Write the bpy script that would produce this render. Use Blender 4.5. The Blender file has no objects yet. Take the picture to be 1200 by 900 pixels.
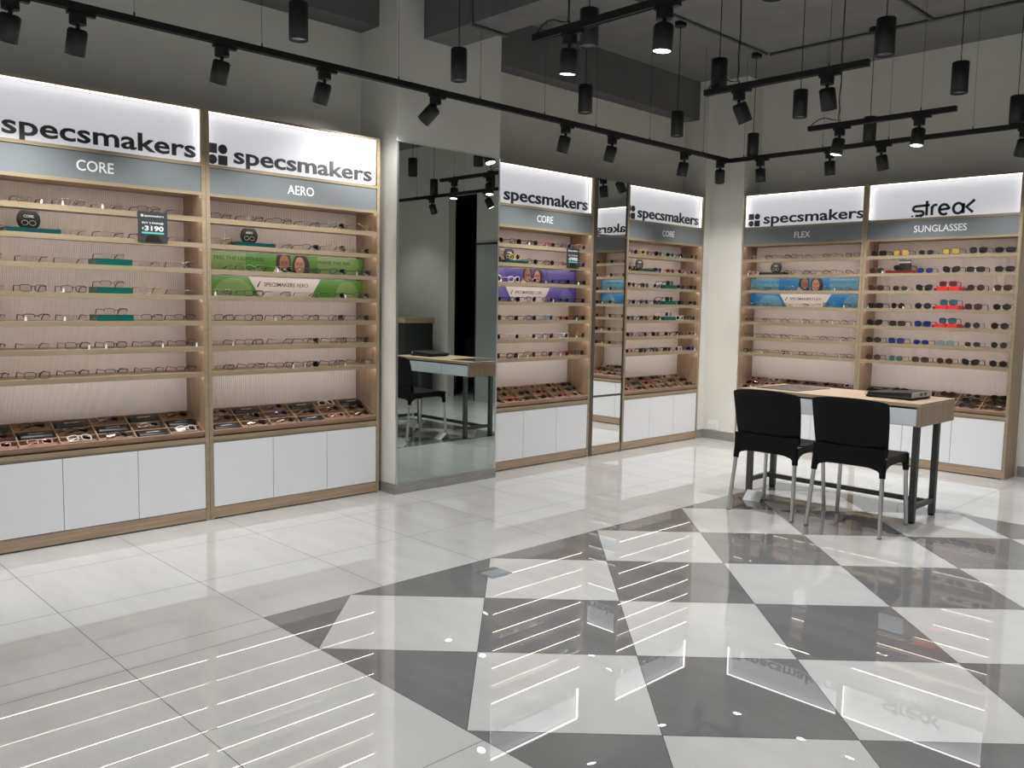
import bpy, math, random
from mathutils import Vector, Matrix
R = math.radians
random.seed(7)
scn = bpy.context.scene
COL = scn.collection

# ------------------------------------------------------------------ camera, world, exposure
cam_d = bpy.data.cameras.new('camera')
cam = bpy.data.objects.new('camera', cam_d); COL.objects.link(cam)
FPX = 1008.18
cam_d.sensor_fit = 'HORIZONTAL'; cam_d.sensor_width = 36.0
cam_d.lens = FPX / 1200 * 36.0
cam_d.clip_start = 0.05; cam_d.clip_end = 60
fw = Vector((-0.71296442, 0.69497256, -0.09324637))
rt = Vector((0.69669698, 0.71714108, 0.01794409))
up = Vector((-0.07934145, 0.05217097, 0.99548135))
M = Matrix((rt, up, -fw)).transposed().to_4x4()
M.translation = Vector((4.79345, 0.0, 1.305))
cam.matrix_world = M
scn.camera = cam

wd = bpy.data.worlds.new('world'); scn.world = wd; wd.use_nodes = True
wd.node_tree.nodes['Background'].inputs[0].default_value = (0.85, 0.92, 1.0, 1)
wd.node_tree.nodes['Background'].inputs[1].default_value = 0.6
scn.view_settings.view_transform = 'Standard'
scn.view_settings.look = 'None'
scn.view_settings.exposure = 0.0
scn.view_settings.gamma = 1.0
scn.view_settings.use_curve_mapping = False
scn.cycles.max_bounces = 8
scn.cycles.sample_clamp_indirect = 4.0

P_WALL, P_BACK, P_FLOOR = 45.0, 45.0, 70.0      # watts of the spotlights on the shelves, the back wall and the floor
LED = 16.0                                      # strips under the shelves
SIGN_LED, SIGN = 3.4, 0.42                      # light box edge strips, light box face

# ------------------------------------------------------------------ materials
MATS = {}
def mat(name, col, rough=0.5, metal=0.0, spec=0.5, emit=None, es=0.0):
    m = bpy.data.materials.new(name); m.use_nodes = True
    b = m.node_tree.nodes['Principled BSDF']
    b.inputs['Base Color'].default_value = (*col, 1)
    b.inputs['Roughness'].default_value = rough
    b.inputs['Metallic'].default_value = metal
    b.inputs['Specular IOR Level'].default_value = spec
    if emit:
        b.inputs['Emission Color'].default_value = (*emit, 1)
        b.inputs['Emission Strength'].default_value = es
    MATS[name] = m
    return m
def nodes(m): return m.node_tree.nodes, m.node_tree.links, m.node_tree.nodes['Principled BSDF']
def noise_color(m, c1, c2, scale=(1, 1, 1), nscale=4.0, detail=6.0, lo=0.35, hi=0.65, bump=0.0, rough=0.6):
    n, l, b = nodes(m)
    tc = n.new('ShaderNodeTexCoord'); mp = n.new('ShaderNodeMapping')
    mp.inputs['Scale'].default_value = scale
    nz = n.new('ShaderNodeTexNoise'); nz.inputs['Scale'].default_value = nscale; nz.inputs['Detail'].default_value = detail
    nz.inputs['Roughness'].default_value = rough
    cr = n.new('ShaderNodeValToRGB')
    cr.color_ramp.elements[0].position = lo; cr.color_ramp.elements[0].color = (*c1, 1)
    cr.color_ramp.elements[1].position = hi; cr.color_ramp.elements[1].color = (*c2, 1)
    l.new(tc.outputs['Object'], mp.inputs['Vector']); l.new(mp.outputs['Vector'], nz.inputs['Vector'])
    l.new(nz.outputs['Fac'], cr.inputs['Fac']); l.new(cr.outputs['Color'], b.inputs['Base Color'])
    if bump:
        bp = n.new('ShaderNodeBump'); bp.inputs['Strength'].default_value = bump; bp.inputs['Distance'].default_value = 0.002
        l.new(nz.outputs['Fac'], bp.inputs['Height']); l.new(bp.outputs['Normal'], b.inputs['Normal'])
    return m

wall_m = noise_color(mat('wall_paint', (0.5, 0.48, 0.42), 0.75, spec=0.25), (0.73, 0.715, 0.655), (0.78, 0.765, 0.705), nscale=2.0)
ceil_m = noise_color(mat('ceiling_paint', (0.17, 0.17, 0.17), 0.85, spec=0.2), (0.19, 0.19, 0.19), (0.22, 0.22, 0.22), nscale=3.0)
beam_m = noise_color(mat('beam_paint', (0.12, 0.12, 0.12), 0.85, spec=0.2), (0.14, 0.14, 0.14), (0.165, 0.165, 0.165), nscale=3.0)
dark_m = mat('dark_wall', (0.02, 0.022, 0.022), 0.6)
base_m = noise_color(mat('grey_skirting', (0.25, 0.24, 0.22), 0.3), (0.23, 0.22, 0.2), (0.3, 0.29, 0.27), scale=(8, 8, 60), nscale=1.0)
# pale oak laminate, the grain runs along z or along x
woodv_m = noise_color(mat('oak_upright', (0.3, 0.22, 0.15), 0.45), (0.25, 0.175, 0.115), (0.42, 0.31, 0.21), scale=(28, 28, 1.1), nscale=2.2, lo=0.3, hi=0.7, bump=0.05)
woodh_m = noise_color(mat('oak_board', (0.3, 0.22, 0.15), 0.45), (0.27, 0.19, 0.125), (0.43, 0.32, 0.22), scale=(1.1, 28, 28), nscale=2.2, lo=0.3, hi=0.7, bump=0.05)
edge_m = noise_color(mat('oak_edge', (0.46, 0.37, 0.24), 0.4), (0.27, 0.21, 0.135), (0.34, 0.27, 0.175), scale=(1.5, 30, 30), nscale=2.0)
tray_m = noise_color(mat('oak_tray', (0.32, 0.2, 0.13), 0.5), (0.27, 0.165, 0.105), (0.4, 0.26, 0.175), scale=(2, 30, 30), nscale=2.0)
deskv_m = noise_color(mat('desk_oak', (0.4, 0.3, 0.2), 0.42), (0.30, 0.21, 0.135), (0.52, 0.40, 0.28), scale=(1.2, 30, 30), nscale=2.2, lo=0.3, hi=0.7, bump=0.05)
desks_m = noise_color(mat('desk_oak_end', (0.4, 0.3, 0.2), 0.42), (0.27, 0.19, 0.125), (0.44, 0.33, 0.23), scale=(30, 30, 1.2), nscale=2.2, lo=0.3, hi=0.7, bump=0.05)
flute_m = mat('fluted_panel', (0.80, 0.745, 0.735), 0.6)
white_m = mat('white_laminate', (0.74, 0.75, 0.77), 0.3)
drawer_m = mat('pale_blue_laminate', (0.74, 0.79, 0.84), 0.3)
head_m = mat('grey_header', (0.17, 0.187, 0.193), 0.35, spec=0.6)
signface_m = mat('light_box_face', (0.45, 0.45, 0.46), 0.5, emit=(0.93, 0.94, 1.0), es=SIGN)
led_m = mat('led_strip', (0.9, 0.9, 0.9), 0.5, emit=(1.0, 0.91, 0.82), es=LED)
sled_m = mat('sign_led', (0.9, 0.9, 0.9), 0.5, emit=(1.0, 0.97, 0.95), es=SIGN_LED)
letter_m = mat('dark_letters', (0.04, 0.04, 0.042), 0.45, spec=0.35)
whitetext_m = mat('white_letters', (0.85, 0.87, 0.87), 0.5)
black_m = mat('black_metal', (0.006, 0.006, 0.006), 0.5)
blackp_m = mat('black_plastic', (0.004, 0.004, 0.0043), 0.45, spec=0.18)
case_m = mat('black_case', (0.010, 0.012, 0.014), 0.4)
lensface_m = mat('lit_lamp_face', (0.9, 0.95, 1), 0.4, emit=(0.93, 0.98, 1.0), es=14.0)
offface_m = mat('unlit_lamp_face', (0.10, 0.10, 0.14), 0.15, spec=0.8)
steel_m = mat('brushed_steel', (0.62, 0.61, 0.59), 0.28, 1.0)
ugrey_m = mat('grey_metal_leg', (0.075, 0.08, 0.08), 0.45, 0.3)
mirror_m = mat('mirror_glass', (0.60, 0.655, 0.62), 0.0, 1.0)
mirror2_m = mat('mirror_glass_clear', (0.86, 0.87, 0.85), 0.0, 1.0)
alu_m = mat('mirror_edge', (0.75, 0.77, 0.76), 0.3, 1.0)
darkframe_m = mat('dark_brown_frame', (0.07, 0.055, 0.042), 0.4)
teal_m = mat('green_glass', (0.003, 0.10, 0.078), 0.12, spec=0.6)
tealslab_m = mat('teal_slab', (0.006, 0.05, 0.05), 0.15, spec=0.6)
darkslab_m = mat('dark_green_slab', (0.02, 0.03, 0.03), 0.2)
redslab_m = mat('dark_red_slab', (0.16, 0.012, 0.015), 0.2)
red_m = mat('red_acrylic', (0.75, 0.025, 0.03), 0.12, spec=0.7)
redd_m = mat('dark_red_acrylic', (0.25, 0.01, 0.015), 0.12, spec=0.7)
card_m = mat('charcoal_card', (0.035, 0.038, 0.042), 0.5)
aqua_m = mat('aqua_band', (0.12, 0.55, 0.5), 0.5)
paper_m = mat('white_paper', (0.9, 0.905, 0.92), 0.6)
mat_m = mat('grey_glass_mat', (0.10, 0.10, 0.10), 0.12, spec=0.7)
plate_m = mat('grey_floor_plate', (0.30, 0.35, 0.38), 0.3, 0.4)
pipe_m = mat('grey_conduit', (0.09, 0.09, 0.09), 0.6)
outlet_m = mat('white_socket', (0.8, 0.81, 0.8), 0.35)
door_m = mat('grey_door', (0.30, 0.32, 0.31), 0.5)
grout_m = mat('grout', (0.05, 0.047, 0.044), 0.8, spec=0.1)
def tile_mat(name, c1, c2):
    m = noise_color(mat(name, c1, 0.007, spec=0.85), c1, c2, scale=(0.7, 2.4, 1), nscale=1.6, detail=9, lo=0.35, hi=0.72, rough=0.68)
    n, l, b = nodes(m); b.inputs['IOR'].default_value = 2.0
    tc = n.new('ShaderNodeTexCoord'); nz = n.new('ShaderNodeTexNoise'); nz.inputs['Scale'].default_value = 0.9; nz.inputs['Detail'].default_value = 2
    bp = n.new('ShaderNodeBump'); bp.inputs['Strength'].default_value = 0.006; bp.inputs['Distance'].default_value = 0.05
    l.new(tc.outputs['Object'], nz.inputs['Vector']); l.new(nz.outputs['Fac'], bp.inputs['Height']); l.new(bp.outputs['Normal'], b.inputs['Normal'])
    return m
wtile_m = tile_mat('white_tile', (0.57, 0.57, 0.565), (0.49, 0.488, 0.482))
gtile_m = tile_mat('grey_tile', (0.155, 0.155, 0.157), (0.205, 0.205, 0.207))

def thin_glass(name, col, alpha_tint, fac=0.12):
    m = bpy.data.materials.new(name); m.use_nodes = True
    n = m.node_tree.nodes; l = m.node_tree.links
    n.remove(n['Principled BSDF'])
    out = n['Material Output']
    tr = n.new('ShaderNodeBsdfTransparent'); tr.inputs[0].default_value = (*alpha_tint, 1)
    gl = n.new('ShaderNodeBsdfGlossy'); gl.inputs['Roughness'].default_value = 0.02; gl.inputs['Color'].default_value = (*col, 1)
    mx = n.new('ShaderNodeMixShader'); fr = n.new('ShaderNodeFresnel'); fr.inputs['IOR'].default_value = 1.5
    l.new(fr.outputs[0], mx.inputs[0]); l.new(tr.outputs[0], mx.inputs[1]); l.new(gl.outputs[0], mx.inputs[2])
    l.new(mx.outputs[0], out.inputs['Surface'])
    MATS[name] = m
    return m
lens_clear = thin_glass('clear_lens', (1, 1, 1), (0.95, 0.96, 0.96))
lens_dark = mat('dark_lens', (0.012, 0.011, 0.011), 0.06, spec=0.7)
lens_brown = mat('brown_lens', (0.035, 0.02, 0.014), 0.06, spec=0.7)
lens_yellow = mat('yellow_lens', (0.42, 0.29, 0.06), 0.08, spec=0.7)
lens_blue = mat('blue_lens', (0.008, 0.014, 0.14), 0.06, spec=0.8)
lens_cyan = mat('cyan_lens', (0.015, 0.10, 0.16), 0.06, spec=0.8)
lens_grey = mat('pale_grey_lens', (0.16, 0.20, 0.23), 0.08, spec=0.7)
lens_teal = mat('teal_lens', (0.03, 0.11, 0.13), 0.06, spec=0.7)
f_black = mat('black_frame', (0.008, 0.008, 0.009), 0.3)
f_gun = mat('gunmetal_frame', (0.12, 0.12, 0.13), 0.3, 0.8)
f_silver = mat('silver_frame', (0.65, 0.65, 0.66), 0.25, 1.0)
f_gold = mat('gold_frame', (0.75, 0.55, 0.25), 0.25, 1.0)
f_brown = mat('brown_frame', (0.07, 0.03, 0.018), 0.3)
f_clear = mat('clear_frame', (0.75, 0.73, 0.72), 0.2)
f_pink = mat('pink_frame', (0.55, 0.28, 0.27), 0.3)
f_blue = mat('blue_frame', (0.02, 0.035, 0.14), 0.3)
f_red = mat('red_frame', (0.35, 0.03, 0.03), 0.3)
f_purple = mat('purple_frame', (0.15, 0.09, 0.22), 0.3)
f_yellow = mat('yellow_frame', (0.75, 0.5, 0.1), 0.3)
f_aqua = mat('aqua_frame', (0.08, 0.4, 0.5), 0.3)

# ------------------------------------------------------------------ mesh helpers
class MB:
    def __init__(s): s.v = []; s.f = []; s.mi = []; s.sm = []; s.mats = []
    def m(s, mt):
        if mt not in s.mats: s.mats.append(mt)
        return s.mats.index(mt)
    def add(s, vs, fs, mt, smooth=False):
        o = len(s.v); s.v += [tuple(v) for v in vs]; k = s.m(mt)
        for f in fs: s.f.append([i + o for i in f]); s.mi.append(k); s.sm.append(smooth)
        return s
    def box(s, x0, x1, y0, y1, z0, z1, mt, rot=None, at=(0, 0, 0)):
        vs = [Vector((x, y, z)) for x in (x0, x1) for y in (y0, y1) for z in (z0, z1)]
        if rot is not None: vs = [rot @ v + Vector(at) for v in vs]
        return s.add(vs, [(0, 1, 3, 2), (4, 6, 7, 5), (0, 4, 5, 1), (2, 3, 7, 6), (0, 2, 6, 4), (1, 5, 7, 3)], mt)
    def prism(s, poly, axis, a, b, mt):
        n = len(poly)
        def P(p, t):
            return {'x': (t, p[0], p[1]), 'y': (p[0], t, p[1]), 'z': (p[0], p[1], t)}[axis]
        vs = [P(p, a) for p in poly] + [P(p, b) for p in poly]
        fs = [tuple(range(n))[::-1], tuple(range(n, 2 * n))] + [(i, (i + 1) % n, n + (i + 1) % n, n + i) for i in range(n)]
        return s.add(vs, fs, mt)
    def cyl(s, p0, p1, r0, mt, r1=None, n=16, caps=True):
        r1 = r0 if r1 is None else r1
        p0 = Vector(p0); p1 = Vector(p1); d = (p1 - p0).normalized()
        a = d.orthogonal().normalized(); b = d.cross(a)
        vs = []
        for p, r in ((p0, r0), (p1, r1)):
            for i in range(n):
                t = 2 * math.pi * i / n; vs.append(p + a * (r * math.cos(t)) + b * (r * math.sin(t)))
        s.add(vs, [(i, (i + 1) % n, n + (i + 1) % n, n + i) for i in range(n)], mt, True)
        if caps: s.add(vs[:n], [tuple(range(n))[::-1]], mt); s.add(vs[n:], [tuple(range(n))], mt)
        return s
    def lathe(s, prof, mt, n=24, M=None):
        vs = []; M = M or Matrix.Identity(4)
        for r, z in prof:
            for i in range(n):
                t = 2 * math.pi * i / n; vs.append(M @ Vector((r * math.cos(t), r * math.sin(t), z)))
        k = len(prof)
        return s.add(vs, [(j * n + i, j * n + (i + 1) % n, (j + 1) * n + (i + 1) % n, (j + 1) * n + i) for j in range(k - 1) for i in range(n)], mt, True)
    def disc(s, c, nrm, r, mt, n=24):
        c = Vector(c); d = Vector(nrm).normalized(); a = d.orthogonal().normalized(); b = d.cross(a)
        return s.add([c + a * (r * math.cos(2 * math.pi * i / n)) + b * (r * math.sin(2 * math.pi * i / n)) for i in range(n)], [tuple(range(n))], mt)
    def tube(s, pts, r, mt, n=6, closed=False, sq=1.0):
        pts = [Vector(p) for p in pts]; k = len(pts); vs = []; nv = None
        for i, p in enumerate(pts):
            if closed: d = pts[(i + 1) % k] - pts[i - 1]
            else: d = pts[min(i + 1, k - 1)] - pts[max(i - 1, 0)]
            d.normalize()
            if nv is None: nv = d.orthogonal().normalized()
            nv = (nv - d * nv.dot(d)).normalized(); b = d.cross(nv)
            rr = r[i] if isinstance(r, (list, tuple)) else r
            for j in range(n):
                t = 2 * math.pi * j / n; vs.append(p + nv * (rr * math.cos(t)) + b * (rr * sq * math.sin(t)))
        fs = []
        for i in range(k if closed else k - 1):
            q = (i + 1) % k
            for j in range(n): fs.append((i * n + j, i * n + (j + 1) % n, q * n + (j + 1) % n, q * n + j))
        s.add(vs, fs, mt, True)
        if not closed: s.add(vs[:n], [tuple(range(n))[::-1]], mt); s.add(vs[-n:], [tuple(range(n))], mt)
        return s
    def mesh(s, name):
        me = bpy.data.meshes.new(name); me.from_pydata(s.v, [], s.f)
        for mt in s.mats: me.materials.append(mt)
        me.polygons.foreach_set('material_index', s.mi); me.polygons.foreach_set('use_smooth', s.sm); me.update()
        return me
    def build(s, name, parent=None): return place(name, s.mesh(name), parent)

def place(name, me, parent=None, loc=(0, 0, 0), rz=0.0):
    o = bpy.data.objects.new(name, me); COL.objects.link(o)
    if parent is not None: o.parent = parent
    o.location = loc; o.rotation_euler = (0, 0, rz)
    return o
def tag(o, label, cat, group=None, kind=None):
    if label: o['label'] = label
    if cat: o['category'] = cat
    if group: o['group'] = group
    if kind: o['kind'] = kind
    return o
def empty(name, loc=(0, 0, 0), rz=0.0):
    o = bpy.data.objects.new(name, None); COL.objects.link(o); o.location = loc; o.rotation_euler = (0, 0, rz); o.empty_display_size = 0.05
    return o
def struct(o): o['kind'] = 'structure'; return o
def bevel(o, w=0.002, seg=2):
    m = o.modifiers.new('bevel', 'BEVEL'); m.width = w; m.segments = seg; m.limit_method = 'ANGLE'; m.angle_limit = R(40); return o

_tc = {}
def text_mb(txt, mt, x0, x1=None, z0=0.0, h=None, y=0.0, depth=0.002, bold=0.0, center=None, wide=None):
    """lettering standing in the XZ plane that faces -Y; scaled so the lower-case x (or capital) band is h high, or so it spans x0..x1"""
    key = (txt, bold)
    if key not in _tc:
        c = bpy.data.curves.new('lettering', 'FONT'); c.body = txt; c.size = 1.0; c.extrude = 0.5; c.offset = bold; c.resolution_u = 3
        o = bpy.data.objects.new('lettering', c); COL.objects.link(o)
        dg = bpy.context.evaluated_depsgraph_get(); dg.update()
        me = bpy.data.meshes.new_from_object(o.evaluated_get(dg))
        vs = [tuple(v.co) for v in me.vertices]; fs = [tuple(p.vertices) for p in me.polygons]
        bpy.data.objects.remove(o); bpy.data.curves.remove(c); bpy.data.meshes.remove(me)
        _tc[key] = (vs, fs)
    vs, fs = _tc[key]
    mnx = min(v[0] for v in vs); mxx = max(v[0] for v in vs); mxy = max(v[1] for v in vs)
    w = mxx - mnx
    if x1 is not None: sx = (x1 - x0) / w
    else: sx = (wide or 1.0) * h
    sz = h if h else sx
    if center is not None: x0 = center - w * sx / 2
    return ([(x0 + (v[0] - mnx) * sx, y - (v[2] + 0.5) * depth, z0 + v[1] * sz) for v in vs], fs, mt)

def ribbon(mb, pts, w, y0, y1, mt):
    """flat stroke of width w through (x, z) points, standing between depths y0 and y1"""
    k = len(pts)
    L = []; Rr = []
    for i in range(k):
        a = Vector(pts[max(i - 1, 0)]); b = Vector(pts[min(i + 1, k - 1)]); d = (b - a).normalized()
        nv = Vector((-d.y, d.x)); p = Vector(pts[i])
        if 0 < i < k - 1:
            d1 = (Vector(pts[i]) - Vector(pts[i - 1])).normalized(); c = max(0.5, abs(d1.dot(d))); hw = w / 2 / c
        else: hw = w / 2
        L.append(p + nv * hw); Rr.append(p - nv * hw)
    for i in range(k - 1):
        q = [L[i], L[i + 1], Rr[i + 1], Rr[i]]
        mb.prism([(v.x, v.y) for v in q], 'y', y0, y1, mt)
def arc(cx, cz, rx, rz, a0, a1, n=14):
    return [(cx + rx * math.cos(R(a0 + (a1 - a0) * i / n)), cz + rz * math.sin(R(a0 + (a1 - a0) * i / n))) for i in range(n + 1)]

# ------------------------------------------------------------------ room shell
XL, YB, ZC = -0.27, 7.64, 3.47
XR, YF = 8.6, -4.0
def shell(name, x0, x1, y0, y1, z0, z1, mt):
    return struct(MB().box(x0, x1, y0, y1, z0, z1, mt).build(name))
shell('wall_left', XL - 0.12, XL, YF, YB + 0.12, 0, ZC, wall_m)
MBw = MB()
MBw.box(XL, 4.05, YB, YB + 0.12, 0, ZC, wall_m); MBw.box(4.62, XR, YB, YB + 0.12, 0, ZC, wall_m); MBw.box(4.05, 4.62, YB, YB + 0.12, 2.75, ZC, wall_m)
struct(MBw.build('wall_back'))
MBa = MB()   # dark passage behind the opening of the back wall
MBa.box(3.9, 4.05, YB + 0.12, 10.2, 0, ZC, dark_m); MBa.box(6.6, 6.75, YB + 0.12, 10.2, 0, ZC, dark_m); MBa.box(3.9, 6.75, 10.2, 10.3, 0, ZC, dark_m)
MBa.box(4.05, 6.6, YB + 0.12, 10.2, 2.75, 2.85, dark_m)
struct(MBa.build('wall_passage'))
shell('wall_right', XR, XR + 0.12, YF, YB + 0.12, 0, ZC, wall_m)
MBf = MB()   # shop front: piers and lintel, open between
MBf.box(XL, 0.6, YF - 0.12, YF, 0, ZC, wall_m); MBf.box(7.4, XR, YF - 0.12, YF, 0, ZC, wall_m); MBf.box(0.6, 7.4, YF - 0.12, YF, 2.6, ZC, wall_m)
struct(MBf.build('wall_front'))
shell('ceiling', XL - 0.12, XR + 0.12, YF - 0.12, YB + 0.12, ZC, ZC + 0.12, ceil_m)
# pillars
shell('wall_pillar', XL, 0.138, 3.447, 4.372, 0, ZC, wall_m)
shell('wall_column', XL, 0.356, 7.352, YB, 0, ZC, wall_m)
shell('wall_pilaster', XL, 0.0, 7.256, 7.352, 0, ZC, wall_m)
# beams
shell('trim_beam_1', 0.138, XR, 3.665, 3.947, 3.04, ZC, beam_m)
shell('trim_beam_2', XL, -0.06, YF, 3.447, 3.112, ZC, beam_m)
shell('trim_beam_3', XL, -0.105, 4.372, 7.256, 3.112, ZC, beam_m)
# skirting
struct(MB().box(0.138, 0.146, 3.439, 4.374, 0, 0.071, base_m).box(XL, 0.138, 3.439, 3.447, 0, 0.071, base_m).build('baseboard_pillar'))
struct(MB().box(0.0, 0.364, 7.344, 7.352, 0, 0.085, base_m).box(0.0, 0.008, 7.256, 7.344, 0, 0.085, base_m).build('baseboard_column'))
struct(MB().box(2.76, 4.05, YB - 0.01, YB, 0, 0.085, base_m).build('baseboard_back'))

# floor: every tile a polygon over the grout bed
C = 0.4230; BX, BY0, BY1, BX1 = 1.634, 1.676, 5.906, 1.634 + 0.846 * 6
OX, OY = BX - C, 3.368
def clip(poly, nx, ny, d):
    out = []
    for i in range(len(poly)):
        a, b = poly[i], poly[(i + 1) % len(poly)]
        da, db = a[0] * nx + a[1] * ny - d, b[0] * nx + b[1] * ny - d
        if da >= 0: out.append(a)
        if (da >= 0) != (db >= 0):
            t = da / (da - db); out.append((a[0] + (b[0] - a[0]) * t, a[1] + (b[1] - a[1]) * t))
    return out
def clip_box(poly, x0, x1, y0, y1):
    for nx, ny, d in ((1, 0, x0), (-1, 0, -x1), (0, 1, y0), (0, -1, -y1)):
        poly = clip(poly, nx, ny, d)
        if len(poly) < 3: return []
    return poly
fl = MB()
FX0, FX1, FY0, FY1 = XL, XR, YF - 3, 10.2
fl.add([(FX0, FY0, -0.0012), (FX1, FY0, -0.0012), (FX1, FY1, -0.0012), (FX0, FY1, -0.0012)], [(0, 1, 2, 3)], grout_m)
G = 0.0012
def tile(poly, mt):
    if len(poly) >= 3: fl.add([(x, y, 0.0) for x, y in poly], [tuple(range(len(poly)))], mt)
def grid(xs0, x0, x1, y0, y1):
    i0 = math.floor((x0 - xs0) / 0.6) - 1; i1 = math.ceil((x1 - xs0) / 0.6) + 1
    j0 = math.floor((y0 - 1.076) / 0.6) - 1; j1 = math.ceil((y1 - 1.076) / 0.6) + 1
    for i in range(i0, i1):
        for j in range(j0, j1):
            a, b = xs0 + i * 0.6, 1.076 + j * 0.6
            p = clip_box([(a, b), (a + 0.6, b), (a + 0.6, b + 0.6), (a, b + 0.6)], x0, x1, y0, y1)
            if not p: continue
            X = [q[0] for q in p]; Y = [q[1] for q in p]
            if max(X) - min(X) < 0.01 or max(Y) - min(Y) < 0.01: continue
            tile([(min(X) + G, min(Y) + G), (max(X) - G, min(Y) + G), (max(X) - G, max(Y) - G), (min(X) + G, max(Y) - G)], wtile_m)
grid(0.434, FX0, BX, FY0, FY1)
grid(1.78, BX, FX1, FY0, BY0)
grid(1.634, BX, FX1, BY1, FY1)
grid(BX1, BX1, FX1, BY0, BY1)
for i in range(-14, 16):
    for j in range(-14, 16):
        pts = []
        for a, b in ((0, 0), (1, 0), (1, 1), (0, 1)): pts.append((OX + (i + a + j + b) * C, OY + ((i + a) - (j + b)) * C))
        cx = sum(q[0] for q in pts) / 4; cy = sum(q[1] for q in pts) / 4
        g2 = 1 - G / (C / 2 ** 0.5) * 1.0
        pts = [(cx + (x - cx) * g2, cy + (y - cy) * g2) for x, y in pts]
        p = clip_box(pts, BX + G, BX1 - G, BY0 + G, BY1 - G)
        if p:
            A = abs(sum(p[k][0] * p[(k + 1) % len(p)][1] - p[(k + 1) % len(p)][0] * p[k][1] for k in range(len(p)))) / 2
            if A > 0.002: tile(p, wtile_m if (i + j) % 2 else gtile_m)
struct(fl.build('floor'))

# ------------------------------------------------------------------ shelving units
TOP = 2.372
SH = [(1.763, 1.734), (1.616, 1.589), (1.470, 1.443), (1.320, 1.293), (1.173, 1.146), (1.025, 0.997), (0.877, 0.850)]
DEP = 0.262
def logo(mb, x0, z0, s, y0, y1, mt):
    g = s * 0.08; q = (s - g) / 2
    def sq(x, z): mb.box(x, x + q, y0, y1, z, z + q, mt)
    def ci(x, z): mb.prism([(x + q / 2 + q / 2 * math.cos(2 * math.pi * i / 20), z + q / 2 + q / 2 * math.sin(2 * math.pi * i / 20)) for i in range(20)], 'y', y0, y1, mt)
    sq(x0, z0 + q + g); ci(x0 + q + g, z0 + q + g); ci(x0, z0); sq(x0 + q + g, z0)
def streak(mb, x0, x1, z0, z1, mt):
    W = x1 - x0; H = z1 - z0
    def X(u): return x0 + u * W
    def Z(v): return z0 + v * H
    w = 0.020; a, b = -0.006 + 0.05, 0.05
    def st(pts): ribbon(mb, [(X(u), Z(v)) for u, v in pts], w, a, b, mt)
    mb.box(X(0.0), X(0.03), a, b, Z(0.0), Z(0.1), mt)
    st([(0.065, 0.06), (0.15, 0.06)] + [(0.15 + 0.045 * math.cos(R(t)), 0.205 + 0.145 * math.sin(R(t))) for t in range(-90, 91, 20)] + [(0.09, 0.36)] +
       [(0.07 - 0.045 * math.cos(R(t)), 0.52 + 0.16 * math.sin(R(t))) for t in range(-90, 91, 20)] + [(0.29, 0.72)])
    st([(0.245, 1.0), (0.245, 0.06)])
    st([(0.33, 0.06), (0.33, 0.52)] + [(0.385 - 0.055 * math.cos(R(t)), 0.52 + 0.18 * math.sin(R(t))) for t in range(0, 91, 18)] + [(0.41, 0.70)])
    st([(0.45, 0.37), (0.59, 0.42)] + [(0.52 + 0.075 * math.cos(R(t)), 0.38 + 0.32 * math.sin(R(t))) for t in range(10, 311, 15)])
    st([(0.74 + 0.075 * math.cos(R(t)), 0.40 + 0.32 * math.sin(R(t))) for t in range(0, 361, 15)])
    st([(0.82, 0.70), (0.82, 0.06)])
    st([(0.985, 0.88), (0.865, 0.46), (0.965, 0.10)])

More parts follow.
